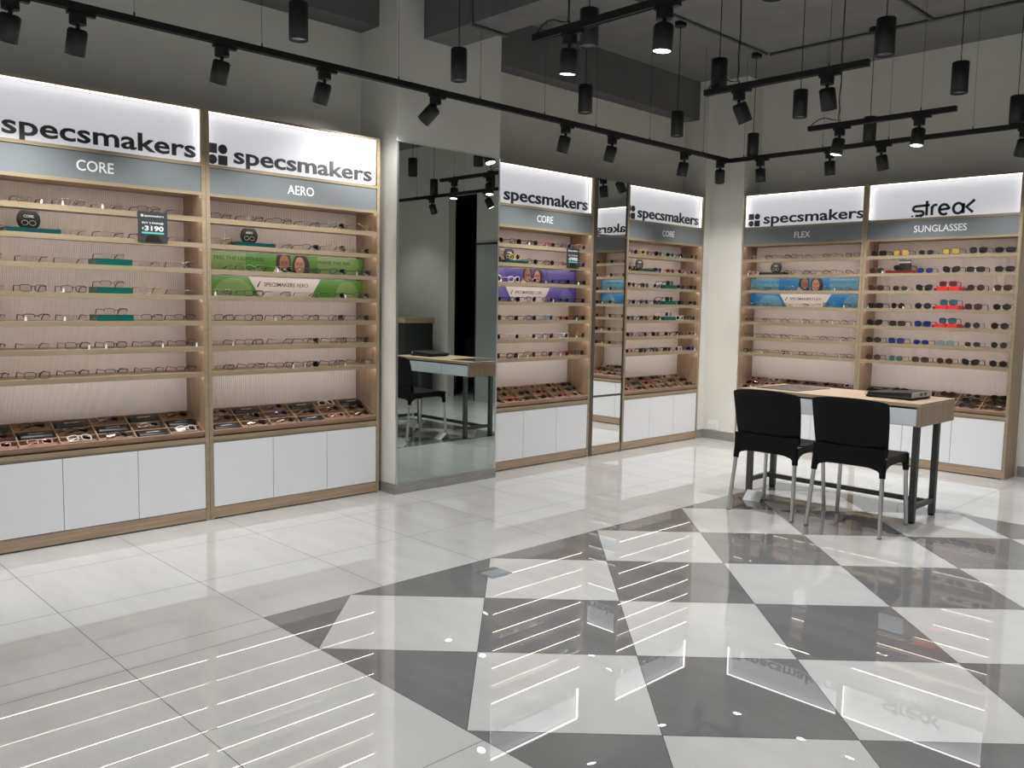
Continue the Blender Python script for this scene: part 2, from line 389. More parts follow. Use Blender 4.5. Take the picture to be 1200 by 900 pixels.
def make_unit(label, loc, rz, W, head, streaky=False):
    t = empty('display_shelving', loc, rz); tag(t, label, 'shelving', 'eyewear wall shelving units')
    T = 0.024
    for x in (0.0, W - T):
        mb = MB().box(x, x + T, 0.001, DEP, 0, TOP, woodv_m).box(x + 0.0005, x + T - 0.0005, 0.0, 0.001, 0.0, TOP, edge_m)
        mb.build('side_panel', t)
    # fluted back
    n = int((W - 2 * T) / 0.0098); st = (W - 2 * T) / n; pr = []
    for i in range(n):
        a = T + i * st; pr += [(a, 0.247), (a + st * 0.22, 0.247), (a + st * 0.3, 0.2435), (a + st * 0.92, 0.2435)]
    pr.append((W - T, 0.247)); m = len(pr)
    vs = [(x, y, 0.55) for x, y in pr] + [(x, y, 1.885) for x, y in pr] + [(W - T, 0.256, 0.55), (T, 0.256, 0.55), (W - T, 0.256, 1.885), (T, 0.256, 1.885)]
    mb = MB().add(vs, [(i, i + 1, m + i + 1, m + i) for i in range(m - 1)] + [(2 * m + 1, 2 * m, 2 * m + 2, 2 * m + 3)], flute_m)
    mb.build('back_panel', t)
    for zt, zb in SH:
        s = MB().box(T, W - T, 0.013, 0.243, zt - 0.017, zt, woodh_m).box(T, W - T, 0.0, 0.013, zb, zt, edge_m).build('shelf', t)
        MB().box(T + 0.004, W - T - 0.004, 0.016, 0.0200, zt - 0.0255, zt - 0.017, led_m).build('led_strip', s)
    r = MB().box(T, W - T, 0.0, 0.012, 1.884, 1.902, edge_m).box(T, W - T, 0.012, 0.245, 1.888, 1.902, woodh_m).build('lower_rail', t)
    MB().box(T + 0.004, W - T - 0.004, 0.016, 0.024, 1.8855, 1.888, led_m).build('led_strip', r)
    hp = MB().box(T, W - T, 0.006, 0.02, 1.902, 2.046, head_m).build('header_panel', t)
    MB().add(*text_mb(head, whitetext_m, 0, z0=1.948, h=0.078, y=0.006, depth=0.003, bold=0.008, center=0.612, wide=0.92)).build('header_lettering', hp)
    MB().box(T, W - T, 0.0, 0.06, 2.046, 2.064, edge_m).build('sign_ledge', t)
    MB().box(T, W - T, 0.0, 0.256, TOP - 0.013, TOP, edge_m).build('top_panel', t)
    sg = MB().box(T, W - T, 0.05, 0.062, 2.064, TOP - 0.013, signface_m).build('light_box', t)
    mb = MB().box(T + 0.004, W - T - 0.004, 0.014, 0.034, TOP - 0.0165, TOP - 0.013, sled_m)
    for x in (T, W - T - 0.003): mb.box(x, x + 0.003, 0.02, 0.04, 2.075, TOP - 0.02, sled_m)
    mb.build('edge_light', sg)
    mb = MB()
    if streaky: streak(mb, 0.365, 0.855, 2.078, 2.203, letter_m)
    else:
        lg = MB(); logo(lg, 0.036, 2.075, 0.118, 0.044, 0.05, letter_m); lg.build('sign_logo', sg)
        mb.add(*text_mb('specsmakers', letter_m, 0.195, W - 0.034, z0=2.097, h=0.133, y=0.05, depth=0.006, bold=0.017))
    mb.build('sign_lettering', sg)
    # base cabinet
    MB().box(T, W - T, 0.004, 0.245, 0.472, 0.494, woodh_m).box(T, W - T, 0.0, 0.004, 0.472, 0.494, edge_m).build('counter_board', t)
    MB().box(T, W - T, 0.006, 0.02, 0.458, 0.472, edge_m).build('grip_rail', t)
    MB().box(T, W - T, 0.022, 0.24, 0.073, 0.458, white_m).build('cabinet_body', t)
    dw = (W - 2 * T) / 3
    for k in range(3):
        bevel(MB().box(T + k * dw + 0.0015, T + (k + 1) * dw - 0.0015, 0.002, 0.02, 0.076, 0.456, white_m).build('cabinet_door', t), 0.001)
    MB().box(T, W - T, 0.004, 0.24, 0.008, 0.073, woodh_m).build('plinth', t)
    return t

UN = [ # label, origin, rotation, width, heading, streak?
 ('oak shelving unit nearest the shop front, white cabinets, no poster, heading CORE', (0, 1.005, 0), R(90), 1.205, 'CORE', False),
 ('oak shelving unit with the green couple poster, between plain CORE unit and mirror pillar', (0, 2.2115, 0), R(90), 1.203, 'AERO', False),
 ('oak shelving unit with the purple poster, just beyond the mirror pillar', (0, 4.40, 0), R(90), 1.205, 'CORE', False),
 ('oak shelving unit with three green risers between slim mirror and corner column', (0, 6.06, 0), R(90), 1.19, 'CORE', False),
 ('oak shelving unit with the blue poster on back wall beside corner column', (0.345, 7.375, 0), 0.0, 1.186, 'FLEX', False),
 ('oak shelving unit full of sunglasses under a streak light box', (1.5325, 7.375, 0), 0.0, 1.21, 'SUNGLASSES', True)]
units = [make_unit(*u) for u in UN]
UM = [Matrix.Translation(u[1]) @ Matrix.Rotation(u[2], 4, 'Z') for u in UN]
def W2(u, x, y, z): return UM[u] @ Vector((x, y, z))

# slim mirror between the third and fourth unit
t = empty('slim_wall_mirror', (0, 5.6075, 0), R(90)); tag(t, 'slim tall mirror in dark frame between two oak shelving units', 'mirror')
MB().box(0.0, 0.045, 0.0, 0.24, 0.0, TOP, darkframe_m).box(0.44, 0.450, 0.0, 0.24, 0.0, TOP, darkframe_m).box(0.045, 0.44, 0.02, 0.24, 0.075, TOP, darkframe_m).build('mirror_frame', t)
MB().box(0.045, 0.44, 0.004, 0.05, 0.008, 0.082, woodh_m).build('plinth', t)
for a, b in ((0.084, 0.506), (0.524, 1.893), (1.906, TOP - 0.004)):
    MB().box(0.047, 0.438, 0.008, 0.0195, a, b, mirror2_m).build('mirror_pane', t)
MB().box(0.045, 0.44, 0.004, 0.0195, 0.506, 0.524, darkframe_m).box(0.045, 0.44, 0.004, 0.0195, 1.893, 1.906, darkframe_m).build('joint_bar', t)

# big pillar mirror
t = empty('pillar_mirror', (0.138, 3.447, 0), R(90)); tag(t, 'tall wide mirror covering the front of the wall pillar', 'mirror')
MB().box(0.014, 0.914, -0.006, 0.0, 0.072, 2.345, mirror_m).build('mirror_pane', t)
MB().box(0.0, 0.014, -0.008, 0.0, 0.071, 2.35, alu_m).box(0.914, 0.925, -0.008, 0.0, 0.071, 2.35, alu_m).build('edge_trim', t)

# ------------------------------------------------------------------ trays
NTC, NTR = 6, 3
TA = math.atan2(0.115, 0.215)
def tray_pt(x, s, h):       # s: 0 front .. 1 back along the slope, h above the tray floor
    L = 0.222
    y = 0.012 + s * L * math.cos(TA) - h * math.sin(TA); z = 0.505 + s * L * math.sin(TA) + h * math.cos(TA)
    return y, z
def make_tray(u, label):
    W = UN[u][3]
    t = empty('divided_tray', UN[u][1], UN[u][2]); tag(t, label, 'tray', 'sloping divided trays')
    x0, x1 = 0.026, W - 0.026
    def slab(mb, xa, xb, sa, sb, ha, hb, mt):
        q = [tray_pt(0, sa, ha), tray_pt(0, sb, ha), tray_pt(0, sb, hb), tray_pt(0, sa, hb)]
        mb.prism([(a, b) for a, b in q], 'x', xa, xb, mt)
    mb = MB(); slab(mb, x0, x1, 0.02, 1.0, -0.006, 0.0, tray_m); mb.build('tray_floor', t)
    mb = MB(); slab(mb, x0, x1, 0.0, 0.03, -0.006, 0.03, tray_m); slab(mb, x0, x1, 0.97, 1.0, 0.0, 0.03, tray_m)
    slab(mb, x0, x0 + 0.008, 0.03, 0.97, 0.0, 0.03, tray_m); slab(mb, x1 - 0.008, x1, 0.03, 0.97, 0.0, 0.03, tray_m)
    fy, fz = tray_pt(0, 0.5, -0.006); by, bz = tray_pt(0, 0.97, -0.006)
    mb.prism([(fy, 0.4945), (by, 0.4945), (by, bz), (fy, fz)], 'x', x0 + 0.01, x1 - 0.01, tray_m)
    mb.build('tray_rim', t)
    w = (x1 - x0) / NTC
    for k in range(1, NTC):
        mb = MB(); slab(mb, x0 + k * w - 0.003, x0 + k * w + 0.003, 0.03, 0.97, 0.0, 0.027, edge_m); mb.build('divider', t)
    for k in (1, 2):
        mb = MB(); slab(mb, x0 + 0.008, x1 - 0.008, k / 3 - 0.014, k / 3 + 0.014, 0.0, 0.024, tray_m); mb.build('divider', t)
    return t
UNAME = ['plain CORE shelving', 'green-poster shelving', 'purple-poster shelving', 'three-green-risers shelving', 'blue-poster shelving', 'sunglasses shelving']
for u in range(6): make_tray(u, 'sloping oak tray of eighteen cells under the shelves of ' + UNAME[u])

# ------------------------------------------------------------------ eyewear
def outline(kind, w, h, n=22):
    pts = []
    for i in range(n):
        a = 2 * math.pi * i / n; c, s = math.cos(a), math.sin(a)
        if kind == 'round': e = 1.0
        elif kind == 'rect': e = 0.55
        else: e = 0.72
        x = math.copysign(abs(c) ** e, c) * w / 2; z = math.copysign(abs(s) ** e, s) * h / 2
        if kind == 'aviator': x *= 1 + 0.0; x += -0.10 * w * max(0, -z / (h / 2)) * 0.4; z = z * (1.08 if z < 0 else 0.9)
        if kind == 'cat': z += 0.10 * h * (x / (w / 2))
        pts.append((x, z))
    return pts
def make_style(kind, w, h, rim, frm, lens, tip=None, rimless=False, half=False, fold=False, tm=None, tr=None):
    """meshes of one pair, standing on z = 0 (or lying folded), front at y = 0 facing -Y, temples towards +Y"""
    tip = tip or frm; br = 0.018; cx = br / 2 + w / 2; cz = h / 2 + rim
    fr = MB(); res = {}
    lensm = []
    for sgn in (-1, 1):
        ol = outline(kind, w, h); zl = min(z for x, z in ol) + h / 2
        o = [(sgn * (cx) + sgn * x, cz + z - zl) for x, z in ol]
        if sgn < 0: o = o[::-1]
        curve = lambda x: 0.012 * (abs(x) / 0.07) ** 2      # wrap of the front
        if not rimless:
            if half:
                top = sorted([p for p in o if p[1] > cz - h * 0.15], key=lambda p: p[0])
                fr.tube([(x, curve(x), z) for x, z in top], rim, frm, 5)
            else: fr.tube([(x, curve(x), z) for x, z in o], rim, frm, 5, closed=True)
        lm = MB(); n = len(o)
        vs = [(x * 1.0, curve(x) - 0.0008, z) for x, z in o] + [(x, curve(x) + 0.0008, z) for x, z in o]
        lm.add(vs, [tuple(range(n)), tuple(range(n, 2 * n))[::-1]] + [(i, n + i, n + (i + 1) % n, (i + 1) % n) for i in range(n)], lens)
        lensm.append(lm.mesh('lens'))
        xe = sgn * (br / 2 + w)
        fr.tube([(xe * 0.985, curve(xe), cz + h * 0.28), (xe + sgn * 0.004, curve(xe) + 0.004, cz + h * 0.32)], max(rim, 0.0012), frm, 5)
        if rimless or rim < 0.002:
            fr.tube([(sgn * 0.006, 0.001, cz + 0.002), (sgn * 0.007, 0.006, cz - 0.004), (sgn * 0.0085, 0.008, cz - 0.010)], 0.0011, frm, 4)
    zb = cz + h * 0.15
    fr.tube([(-br / 2 - 0.001, 0, zb), (-br / 4, -0.001, zb + 0.004), (br / 4, -0.001, zb + 0.004), (br / 2 + 0.001, 0, zb)], max(rim * 1.1, 0.0012), frm, 5)
    res['front_frame'] = fr.mesh('front_frame'); res['lens'] = lensm
    tem = []
    zh = cz + h * 0.32; xh = br / 2 + w + 0.005; rr = tr or max(0.0020, rim * 0.95)
    for sgn in (-1, 1):
        y0 = 0.017; tb = MB()
        if fold:   # folded behind the front, one above the other
            yy = 0.016 + (0.006 if sgn > 0 else 0.0)
            pts = [(sgn * xh, yy - 0.004, zh), (sgn * (xh - 0.012), yy, zh), (-sgn * 0.030, yy + 0.002, zh - 0.003), (-sgn * 0.052, yy + 0.004, max(0.004, zh - 0.018))]
        else:
            pts = [(sgn * xh, y0, zh), (sgn * xh, y0 + 0.05, zh + 0.0008), (sgn * (xh - 0.002), y0 + 0.088, zh + 0.001), (sgn * (xh - 0.004), y0 + 0.100, zh - 0.004),
                   (sgn * (xh - 0.006), y0 + 0.112, zh * 0.58), (sgn * (xh - 0.008), y0 + 0.124, 0.0022)]
        tb.tube(pts[:3], rr, tm or frm, 5, sq=1.0); tb.tube(pts[2:], rr * 1.35, tip, 5)
        tem.append(tb.mesh('temple'))
    res['temple'] = tem
    res['tag'] = MB().prism([(-0.006, 0.0), (0.006, 0.0), (0.005, 0.02), (-0.002, 0.024)], 'y', -0.0004, 0.0004, paper_m).mesh('price_tag')
    res['hinge'] = (xh, zh); res['h'] = h + 2 * rim
    return res
# eyeglasses: (key, words)
ES = {}
def es(key, words, *a, **k):
    ES[key] = (words, make_style(*a, **k)); k2 = dict(k); k2['fold'] = True; ES[key + '_f'] = (words, make_style(*a, **k2))
es('rl_silver', 'rimless silver eyeglasses', 'rect', 0.050, 0.031, 0.0012, f_silver, lens_clear, tip=f_black, rimless=True)
es('rl_black', 'rimless eyeglasses with black temples', 'oval', 0.050, 0.033, 0.0013, f_gun, lens_clear, tip=f_black, rimless=True, tm=f_black)
es('half_black', 'half-rim black eyeglasses', 'rect', 0.051, 0.033, 0.0021, f_black, lens_clear, half=True)
es('half_gun', 'half-rim gunmetal eyeglasses', 'rect', 0.052, 0.033, 0.0018, f_gun, lens_clear, tip=f_black, half=True)
es('wire_silver', 'thin silver wire eyeglasses', 'oval', 0.050, 0.036, 0.0014, f_silver, lens_clear, tip=f_black)
es('wire_gold', 'thin gold wire eyeglasses', 'round', 0.047, 0.042, 0.0014, f_gold, lens_clear, tip=f_brown)
es('wire_black', 'thin black wire eyeglasses', 'rect', 0.051, 0.034, 0.0017, f_black, lens_clear)
es('ac_black', 'thick black eyeglasses', 'rect', 0.050, 0.036, 0.0026, f_black, lens_clear)
es('ac_brown', 'brown plastic eyeglasses', 'oval', 0.049, 0.038, 0.0024, f_brown, lens_clear)
es('ac_clear', 'clear plastic eyeglasses', 'oval', 0.049, 0.040, 0.0026, f_clear, lens_clear)
es('ac_pink', 'pink plastic eyeglasses', 'cat', 0.049, 0.036, 0.0024, f_pink, lens_clear)
es('ac_blue', 'blue plastic eyeglasses', 'rect', 0.050, 0.035, 0.0024, f_blue, lens_clear)
es('ac_purple', 'purple plastic eyeglasses', 'cat', 0.049, 0.037, 0.0024, f_purple, lens_clear)
es('ac_red', 'red plastic eyeglasses', 'rect', 0.049, 0.033, 0.0022, f_red, lens_clear)
es('rd_white', 'round white eyeglasses', 'round', 0.046, 0.044, 0.0026, f_clear, lens_clear)
es('rd_yellow', 'round yellow eyeglasses', 'round', 0.046, 0.044, 0.0026, f_yellow, lens_clear)
es('ac_aqua', 'aqua plastic eyeglasses', 'oval', 0.049, 0.038, 0.0024, f_aqua, lens_clear)
# sunglasses
es('s_black', 'black sunglasses', 'rect', 0.056, 0.040, 0.0030, f_black, lens_dark)
es('s_wrap', 'black wraparound sunglasses', 'oval', 0.060, 0.040, 0.0030, f_black, lens_dark)
es('s_brown', 'brown sunglasses', 'oval', 0.056, 0.044, 0.0028, f_brown, lens_brown)
es('s_yellow', 'yellow-lensed black sunglasses', 'rect', 0.056, 0.044, 0.0018, f_black, lens_yellow)
es('s_aviator', 'black aviator sunglasses', 'aviator', 0.058, 0.050, 0.0014, f_gun, lens_dark)
es('s_club', 'white-framed sunglasses with dark lenses', 'oval', 0.048, 0.038, 0.0016, f_silver, lens_dark)
es('s_round', 'round wire sunglasses with dark lenses', 'round', 0.047, 0.046, 0.0011, f_gun, lens_dark)
es('s_blue', 'black sunglasses with deep blue lenses', 'rect', 0.056, 0.044, 0.0026, f_black, lens_blue)
es('s_blue2', 'wire sunglasses with navy lenses', 'oval', 0.052, 0.038, 0.0014, f_gun, lens_blue)
es('s_cyan', 'black sunglasses with cyan mirror lenses', 'rect', 0.055, 0.042, 0.0026, f_black, lens_cyan)
es('s_grey', 'wire sunglasses with pale grey lenses', 'oval', 0.054, 0.042, 0.0012, f_gun, lens_grey)
es('s_teal', 'teal-lensed wire sunglasses', 'round', 0.048, 0.044, 0.0012, f_gun, lens_teal)
es('s_red', 'red sunglasses with dark lenses', 'rect', 0.055, 0.042, 0.0028, f_red, lens_brown)
es('s_cat', 'black cat-eye sunglasses', 'cat', 0.056, 0.046, 0.0026, f_black, lens_dark)
es('s_rdbr', 'round brown sunglasses', 'round', 0.052, 0.046, 0.0020, f_brown, lens_brown)
es('s_panto', 'black panto sunglasses', 'round', 0.054, 0.046, 0.0024, f_black, lens_dark)

def put_glasses(key, u, x, y, z, label, group, yaw=0.0, pitch=0.0, tagged=False, sun=False):
    words, st = ES[key]
    nm = 'sunglasses' if sun else 'eyeglasses'
    t = empty(nm)
    t.matrix_world = UM[u] @ Matrix.Translation((x, y, z)) @ Matrix.Rotation(yaw, 4, 'Z') @ Matrix.Rotation(pitch, 4, 'X')
    tag(t, label, nm, group)
    place('front_frame', st['front_frame'], t)
    for me in st['lens']: place('lens', me, t)
    for me in st['temple']: place('temple', me, t)
    if tagged:
        xh, zh = st['hinge']
        g = place('price_tag', st['tag'], t, (random.choice((-1, 1)) * (xh - 0.012), -0.004, 0.0005), random.uniform(-0.5, 0.5)); g['label'] = 'small white paper price tag'
    return t

ORD = ['first', 'second', 'third', 'fourth', 'fifth', 'sixth']
SHN = ['top', 'second', 'third', 'fourth', 'fifth', 'sixth', 'lowest']
END = ['green-poster unit', 'tall mirror', 'tall mirror', 'slim mirror', 'corner column', 'blue-poster unit']
FROM_HI = [True, False, False, False, False, False]
def colx(u, k): return 0.115 + 0.195 * k * UN[u][3] / 1.205
thin = ['rl_silver', 'rl_black', 'half_gun', 'wire_silver', 'half_black', 'wire_gold', 'wire_black', 'rl_silver']
lower = ['half_black', 'half_gun', 'wire_black', 'half_black', 'rl_black', 'half_black']
mixed = ['ac_black', 'ac_brown', 'ac_clear', 'ac_pink', 'wire_black', 'ac_blue', 'wire_gold', 'ac_purple', 'ac_red', 'ac_black']
SUN = [['s_black', 's_yellow', 's_club', 's_yellow', 's_aviator', 's_wrap'],
       ['s_rdbr', 's_wrap', 's_blue2', 's_cat', 's_black', 's_wrap'],
       ['s_brown', 's_club', 's_cat', 's_red', 's_rdbr', 's_brown'],
       ['s_black', 's_round', 's_panto', 's_cyan', 's_brown', 's_panto'],
       ['s_cat', 's_black', 's_blue', 's_cyan', 's_round', 's_panto'],
       ['s_panto', 's_blue', 's_blue2', 's_grey', 's_club', 's_round'],
       ['s_rdbr', 's_teal', 's_brown', 's_rdbr', 's_cat', 's_panto']]
RISER = {0: 3, 3: 3, 5: 3}       # column of the coloured risers, shelves 3 to 5
SPECIAL = {(2, 0, 4): 'ac_purple', (2, 2, 0): 'rd_white', (2, 4, 3): 'ac_aqua', (3, 0, 1): 'rd_yellow', (3, 0, 3): 'ac_aqua', (2, 5, 2): 'ac_clear', (2, 1, 1): 'rd_yellow',
           (3, 4, 3): 'rd_white', (3, 5, 4): 'ac_black', (2, 5, 1): 'ac_clear', (3, 6, 4): 'ac_clear', (4, 1, 0): 'ac_pink', (2, 6, 1): 'ac_black', (3, 6, 2): 'ac_black', (2, 0, 0): 'ac_black', (2, 0, 1): 'ac_black'}
for u in range(6):
    for s in range(7):
        zt = SH[s][0]
        for k in range(6):
            stand = (s == 1 and k == 1)
            ris = u in RISER and RISER[u] == k and s in (2, 3, 4)
            z = zt + (0.032 if ris else 0.0)
            if u == 5: key = SUN[s][k]
            elif (u, s, k) in SPECIAL: key = SPECIAL[(u, s, k)]
            elif u in (0, 1, 4): key = random.choice(thin if s < 4 else lower)
            else: key = random.choice(mixed)
            y = 0.022 + random.uniform(0, 0.006)
            if stand:
                if u != 5 and u != 2: continue
                z = zt + 0.0236; y = 0.03
            n = (5 - k) if FROM_HI[u] else k
            w = ES[key][0]
            if ris: lab = '%s on the %s riser, %s shelf down, %s' % (w, 'red' if u == 5 else 'green', SHN[s], UNAME[u])
            elif stand: lab = '%s on the %s display stand, %s' % (w, 'dark red' if u == 5 else 'teal', UNAME[u])
            else: lab = '%s, %s from %s, %s shelf, %s' % (w, ORD[n], END[u], SHN[s], UNAME[u])
            x = colx(u, k) + random.uniform(-0.008, 0.008)
            put_glasses(key, u, x, y, z, lab, 'pairs on the shelves of ' + UNAME[u], yaw=random.uniform(-0.07, 0.07), tagged=(not ris and not stand and random.random() < (0.12 if u == 5 else 0.33)), sun=(u == 5))

# glasses and cases in the trays
case_mesh = None
def make_case():
    mb = MB(); w, d, h = 0.158, 0.058, 0.030; prof = []
    for i in range(9):
        a = math.pi * i / 8; prof.append((-d / 2 * math.cos(a) * 1.0, 0.010 + (h - 0.010) * math.sin(a) ** 0.6))
    prof = [(-d / 2, 0.0)] + prof + [(d / 2, 0.0)]
    secs = [(-w / 2, 0.86), (-w / 2 + 0.006, 1.0), (w / 2 - 0.006, 1.0), (w / 2, 0.86)]; n = len(prof); vs = []
    for x, s in secs: vs += [(x, p[0] * s, p[1] * s) for p in prof]
    fs = [(j * n + i, j * n + i + 1, (j + 1) * n + i + 1, (j + 1) * n + i) for j in range(3) for i in range(n - 1)]
    fs += [tuple(range(n))[::-1], tuple(range(3 * n, 4 * n))] + [(j * n + n - 1, j * n, (j + 1) * n, (j + 1) * n + n - 1) for j in range(3)]
    body = mb.add(vs, fs, case_m, True).mesh('case_body')
    vs, fs, mt = text_mb('specsmakers', whitetext_m, -0.036, 0.036, z0=0, h=0.012, y=0, depth=0.0006, bold=0.01)
    vs = [(v[0], v[2] - 0.0, h + 0.0012 + v[1]) for v in vs]
    lt = MB().add(vs, fs, mt).mesh('case_lettering')
    return body, lt
case_body, case_lt = make_case()
CASES = {0: [(2, 4), (2, 2), (1, 3), (1, 5), (0, 4), (2, 0), (1, 1)], 1: [(2, 1), (0, 0), (2, 3), (0, 3), (2, 5)], 5: [(2, 0), (2, 2)], 2: [], 3: [], 4: []}
ROW = ['front row', 'middle row', 'back row']
for u in range(6):
    Wd = UN[u][3]; w = (Wd - 0.052) / 6
    for r in range(3):
        for c in range(6):
            x = 0.026 + (c + 0.5) * w; n = (5 - c) if FROM_HI[u] else c
            s = (r + 0.5) / 3
            if (r, c) in CASES[u]:
                y, z = tray_pt(0, s - (0.008 if r == 2 else 0), 0.002)
                t = empty('glasses_case'); t.matrix_world = UM[u] @ Matrix.Translation((x, y, z)) @ Matrix.Rotation(TA, 4, 'X') @ Matrix.Rotation(random.uniform(-0.03, 0.03), 4, 'Z')
                tag(t, 'black glasses case, tray %s, %s from %s, %s' % (ROW[r], ORD[n], END[u], UNAME[u]), 'glasses case', 'black glasses cases in the trays')
                b = place('case_body', case_body, t); place('case_lettering', case_lt, b); continue
            if u == 5: key = random.choice(['s_black', 's_brown', 's_black', 's_rdbr', 's_club', 's_cat', 's_panto'])
            elif u in (2, 3): key = random.choice(['ac_black', 'ac_brown', 'ac_clear', 'ac_pink', 'ac_red', 'wire_gold', 'ac_black'])
            elif u == 4: key = random.choice(['ac_black', 'ac_clear', 'wire_silver', 'ac_pink', 'ac_brown', 'half_black'])
            else: key = random.choice(['ac_black', 'ac_brown', 'half_black', 'wire_silver', 'ac_clear', 'ac_pink', 'ac_purple'])
            # lying on the folded temples, front up
            y, z = tray_pt(0, s - 0.09, 0.034)
            put_glasses(key + '_f', u, x, y, z, '%s in tray %s, %s from %s, %s' % (ES[key][0], ROW[r], ORD[n], END[u], UNAME[u]),
                        'folded pairs in the tray of ' + UNAME[u], yaw=random.uniform(-0.04, 0.04), pitch=TA - R(78), sun=(u == 5))

# ------------------------------------------------------------------ things on the shelves
def stand(u, label, slab, square=False):
    x = 0.315; zt = SH[1][0]; t = empty('display_stand'); t.matrix_world = UM[u] @ Matrix.Translation((x, 0, zt + 0.0006)); tag(t, label, 'display stand', 'round display stands on the second shelves')
    MB().box(-0.125, 0.125, 0.012, 0.125, 0.0, 0.022, slab).build('base_slab', t)
    mb = MB()
    if square: mb.box(-0.05, 0.05, 0.10, 0.106, 0.022, 0.112, black_m)
    else:
        pts = [(0.055 * math.cos(2 * math.pi * i / 32), max(-0.043, min(0.045, 0.055 * math.sin(2 * math.pi * i / 32)))) for i in range(32)]
        pts = [(a, b + 0.067) for a, b in pts]; mb.prism(pts, 'y', 0.10, 0.106, black_m)
    pn = mb.build('round_panel' if not square else 'square_panel', t)
    mb = MB()
    if square: mb.box(-0.05, 0.05, 0.0985, 0.0998, 0.085, 0.1, steel_m)
    else:
        mb.add(*text_mb(UN[u][4], whitetext_m, 0, z0=0.079, h=0.018, y=0.0998, depth=0.001, bold=0.012, center=0))
        for cx in (-0.018, 0.018):
            mb.tube([(cx + 0.015 * math.cos(2 * math.pi * i / 14), 0.0992, 0.052 + 0.012 * math.sin(2 * math.pi * i / 14)) for i in range(14)], 0.0012, whitetext_m, 4, closed=True)
    mb.build('panel_print', pn)
for u, sl, w in ((0, tealslab_m, 'teal'), (1, tealslab_m, 'teal'), (2, tealslab_m, 'teal'), (3, tealslab_m, 'teal'), (4, darkslab_m, 'dark green')):
    stand(u, 'round black display panel on %s slab, second shelf of %s' % (w, UNAME[u]), sl)
stand(5, 'square black display panel on dark red slab, second shelf of sunglasses shelving', redslab_m, True)
for u in (0, 3):
    for s in (2, 3, 4):
        t = MB().box(-0.092, 0.092, 0.0, 0.135, 0.0, 0.030, teal_m).box(-0.0935, 0.0935, -0.0012, 0.1362, 0.030, 0.0318, tealslab_m).build('display_riser')
        t.matrix_world = UM[u] @ Matrix.Translation((colx(u, 3), 0.008, SH[s][0] + 0.0006)); bevel(t, 0.0012)
        tag(t, 'flat green glass riser on the %s shelf of %s' % (SHN[s], UNAME[u]), 'display riser', 'green risers under single pairs')
for s in (2, 3, 4):
    t = empty('display_riser'); t.matrix_world = UM[5] @ Matrix.Translation((colx(5, 3), 0.008, SH[s][0] + 0.0006))
    tag(t, 'red acrylic riser on the %s shelf of sunglasses shelving' % SHN[s], 'display riser', 'red risers under single sunglasses')
    mb = MB()
    for k in range(2): mb.box(-0.085 + k * 0.09, -0.005 + k * 0.09, 0.0, 0.13, 0.0, 0.031, red_m)
    mb.build('red_block', t)
    MB().box(-0.005, 0.005, 0.004, 0.126, 0.0, 0.029, redd_m).box(0.085, 0.118, 0.004, 0.126, 0.0, 0.022, redd_m).box(-0.11, -0.085, 0.004, 0.126, 0.0, 0.022, redd_m).build('dark_block', t)
def price(u, x0, x1, num, label):
    t = empty('price_sign'); t.matrix_world = UM[u]; tag(t, label, 'price sign', 'black price cards on shelf edges')
    cx = (x0 + x1) / 2
    cd = MB().box(x0, x1, -0.006, -0.003, 1.604, 1.766, card_m).build('sign_card', t)
    MB().box(x0 + 0.02, x1 - 0.02, -0.003, -0.0002, 1.742, 1.758, alu_m).box(x0 + 0.02, x1 - 0.02, -0.003, -0.0002, 1.606, 1.614, alu_m).build('mounting_clip', t)
    mb = MB(); a = x0 + 0.02; b = x1 - 0.02
    logo(mb, a - 0.004, 1.738, 0.013, -0.0066, -0.006, whitetext_m)
    mb.add(*text_mb('specsmakers', whitetext_m, a + 0.014, b, z0=1.740, h=0.014, y=-0.006, depth=0.0006, bold=0.015))
    mb.add(*text_mb('BUY 2 PAIRS@', whitetext_m, a + 0.002, b - 0.002, z0=1.702, h=0.013, y=-0.006, depth=0.0006, bold=0.012))
    mb.add(*text_mb('₹', whitetext_m, a, a + 0.012, z0=1.668, h=0.018, y=-0.006, depth=0.0006, bold=0.01))
    mb.add(*text_mb(num, whitetext_m, a + 0.015, b - 0.002, z0=1.665, h=0.036, y=-0.006, depth=0.0006, bold=0.03))
    mb.build('sign_lettering', cd)
    MB().box(a, b, -0.0066, -0.006, 1.648, 1.657, aqua_m).build('aqua_band', cd)
    MB().prism([(cx + 0.044 * math.cos(math.pi * i / 20), 1.6045 + 0.04 * math.sin(math.pi * i / 20)) for i in range(21)], 'y', -0.0066, -0.006, black_m).build('black_half_disc', cd)
price(0, 0.82, 0.98, '3190', 'dark price card reading 3190 on the upper shelves of plain CORE shelving')
price(2, 0.868, 1.02, '1990', 'dark price card reading 1990 on the upper shelves of purple-poster shelving')

# posters behind the glasses, one strip per compartment
skin1 = mat('print_skin_dark', (0.30, 0.14, 0.09), 0.5); skin2 = mat('print_skin_light', (0.52, 0.27, 0.2), 0.5); hair_m = mat('print_hair', (0.03, 0.018, 0.014), 0.5)
shirt_m = mat('print_shirt', (0.62, 0.58, 0.58), 0.5); lip_m = mat('print_lips', (0.35, 0.06, 0.06), 0.5); teeth_m = mat('print_teeth', (0.8, 0.78, 0.75), 0.5)
pw_m = mat('print_white', (0.72, 0.68, 0.69), 0.45)
def ell(mb, cx, cz, rx, rz, y, mt, n=20, a0=0, a1=360, zc=None):
    pts = []
    for i in range(n):
        a = R(a0 + (a1 - a0) * i / (n if a1 - a0 == 360 else n - 1)); pts.append((cx + rx * math.cos(a), cz + rz * math.sin(a)))
    if zc: pts = [(x, max(zc[0], min(zc[1], z))) for x, z in pts]
    mb.prism(pts, 'y', y, y + 0.0004, mt)
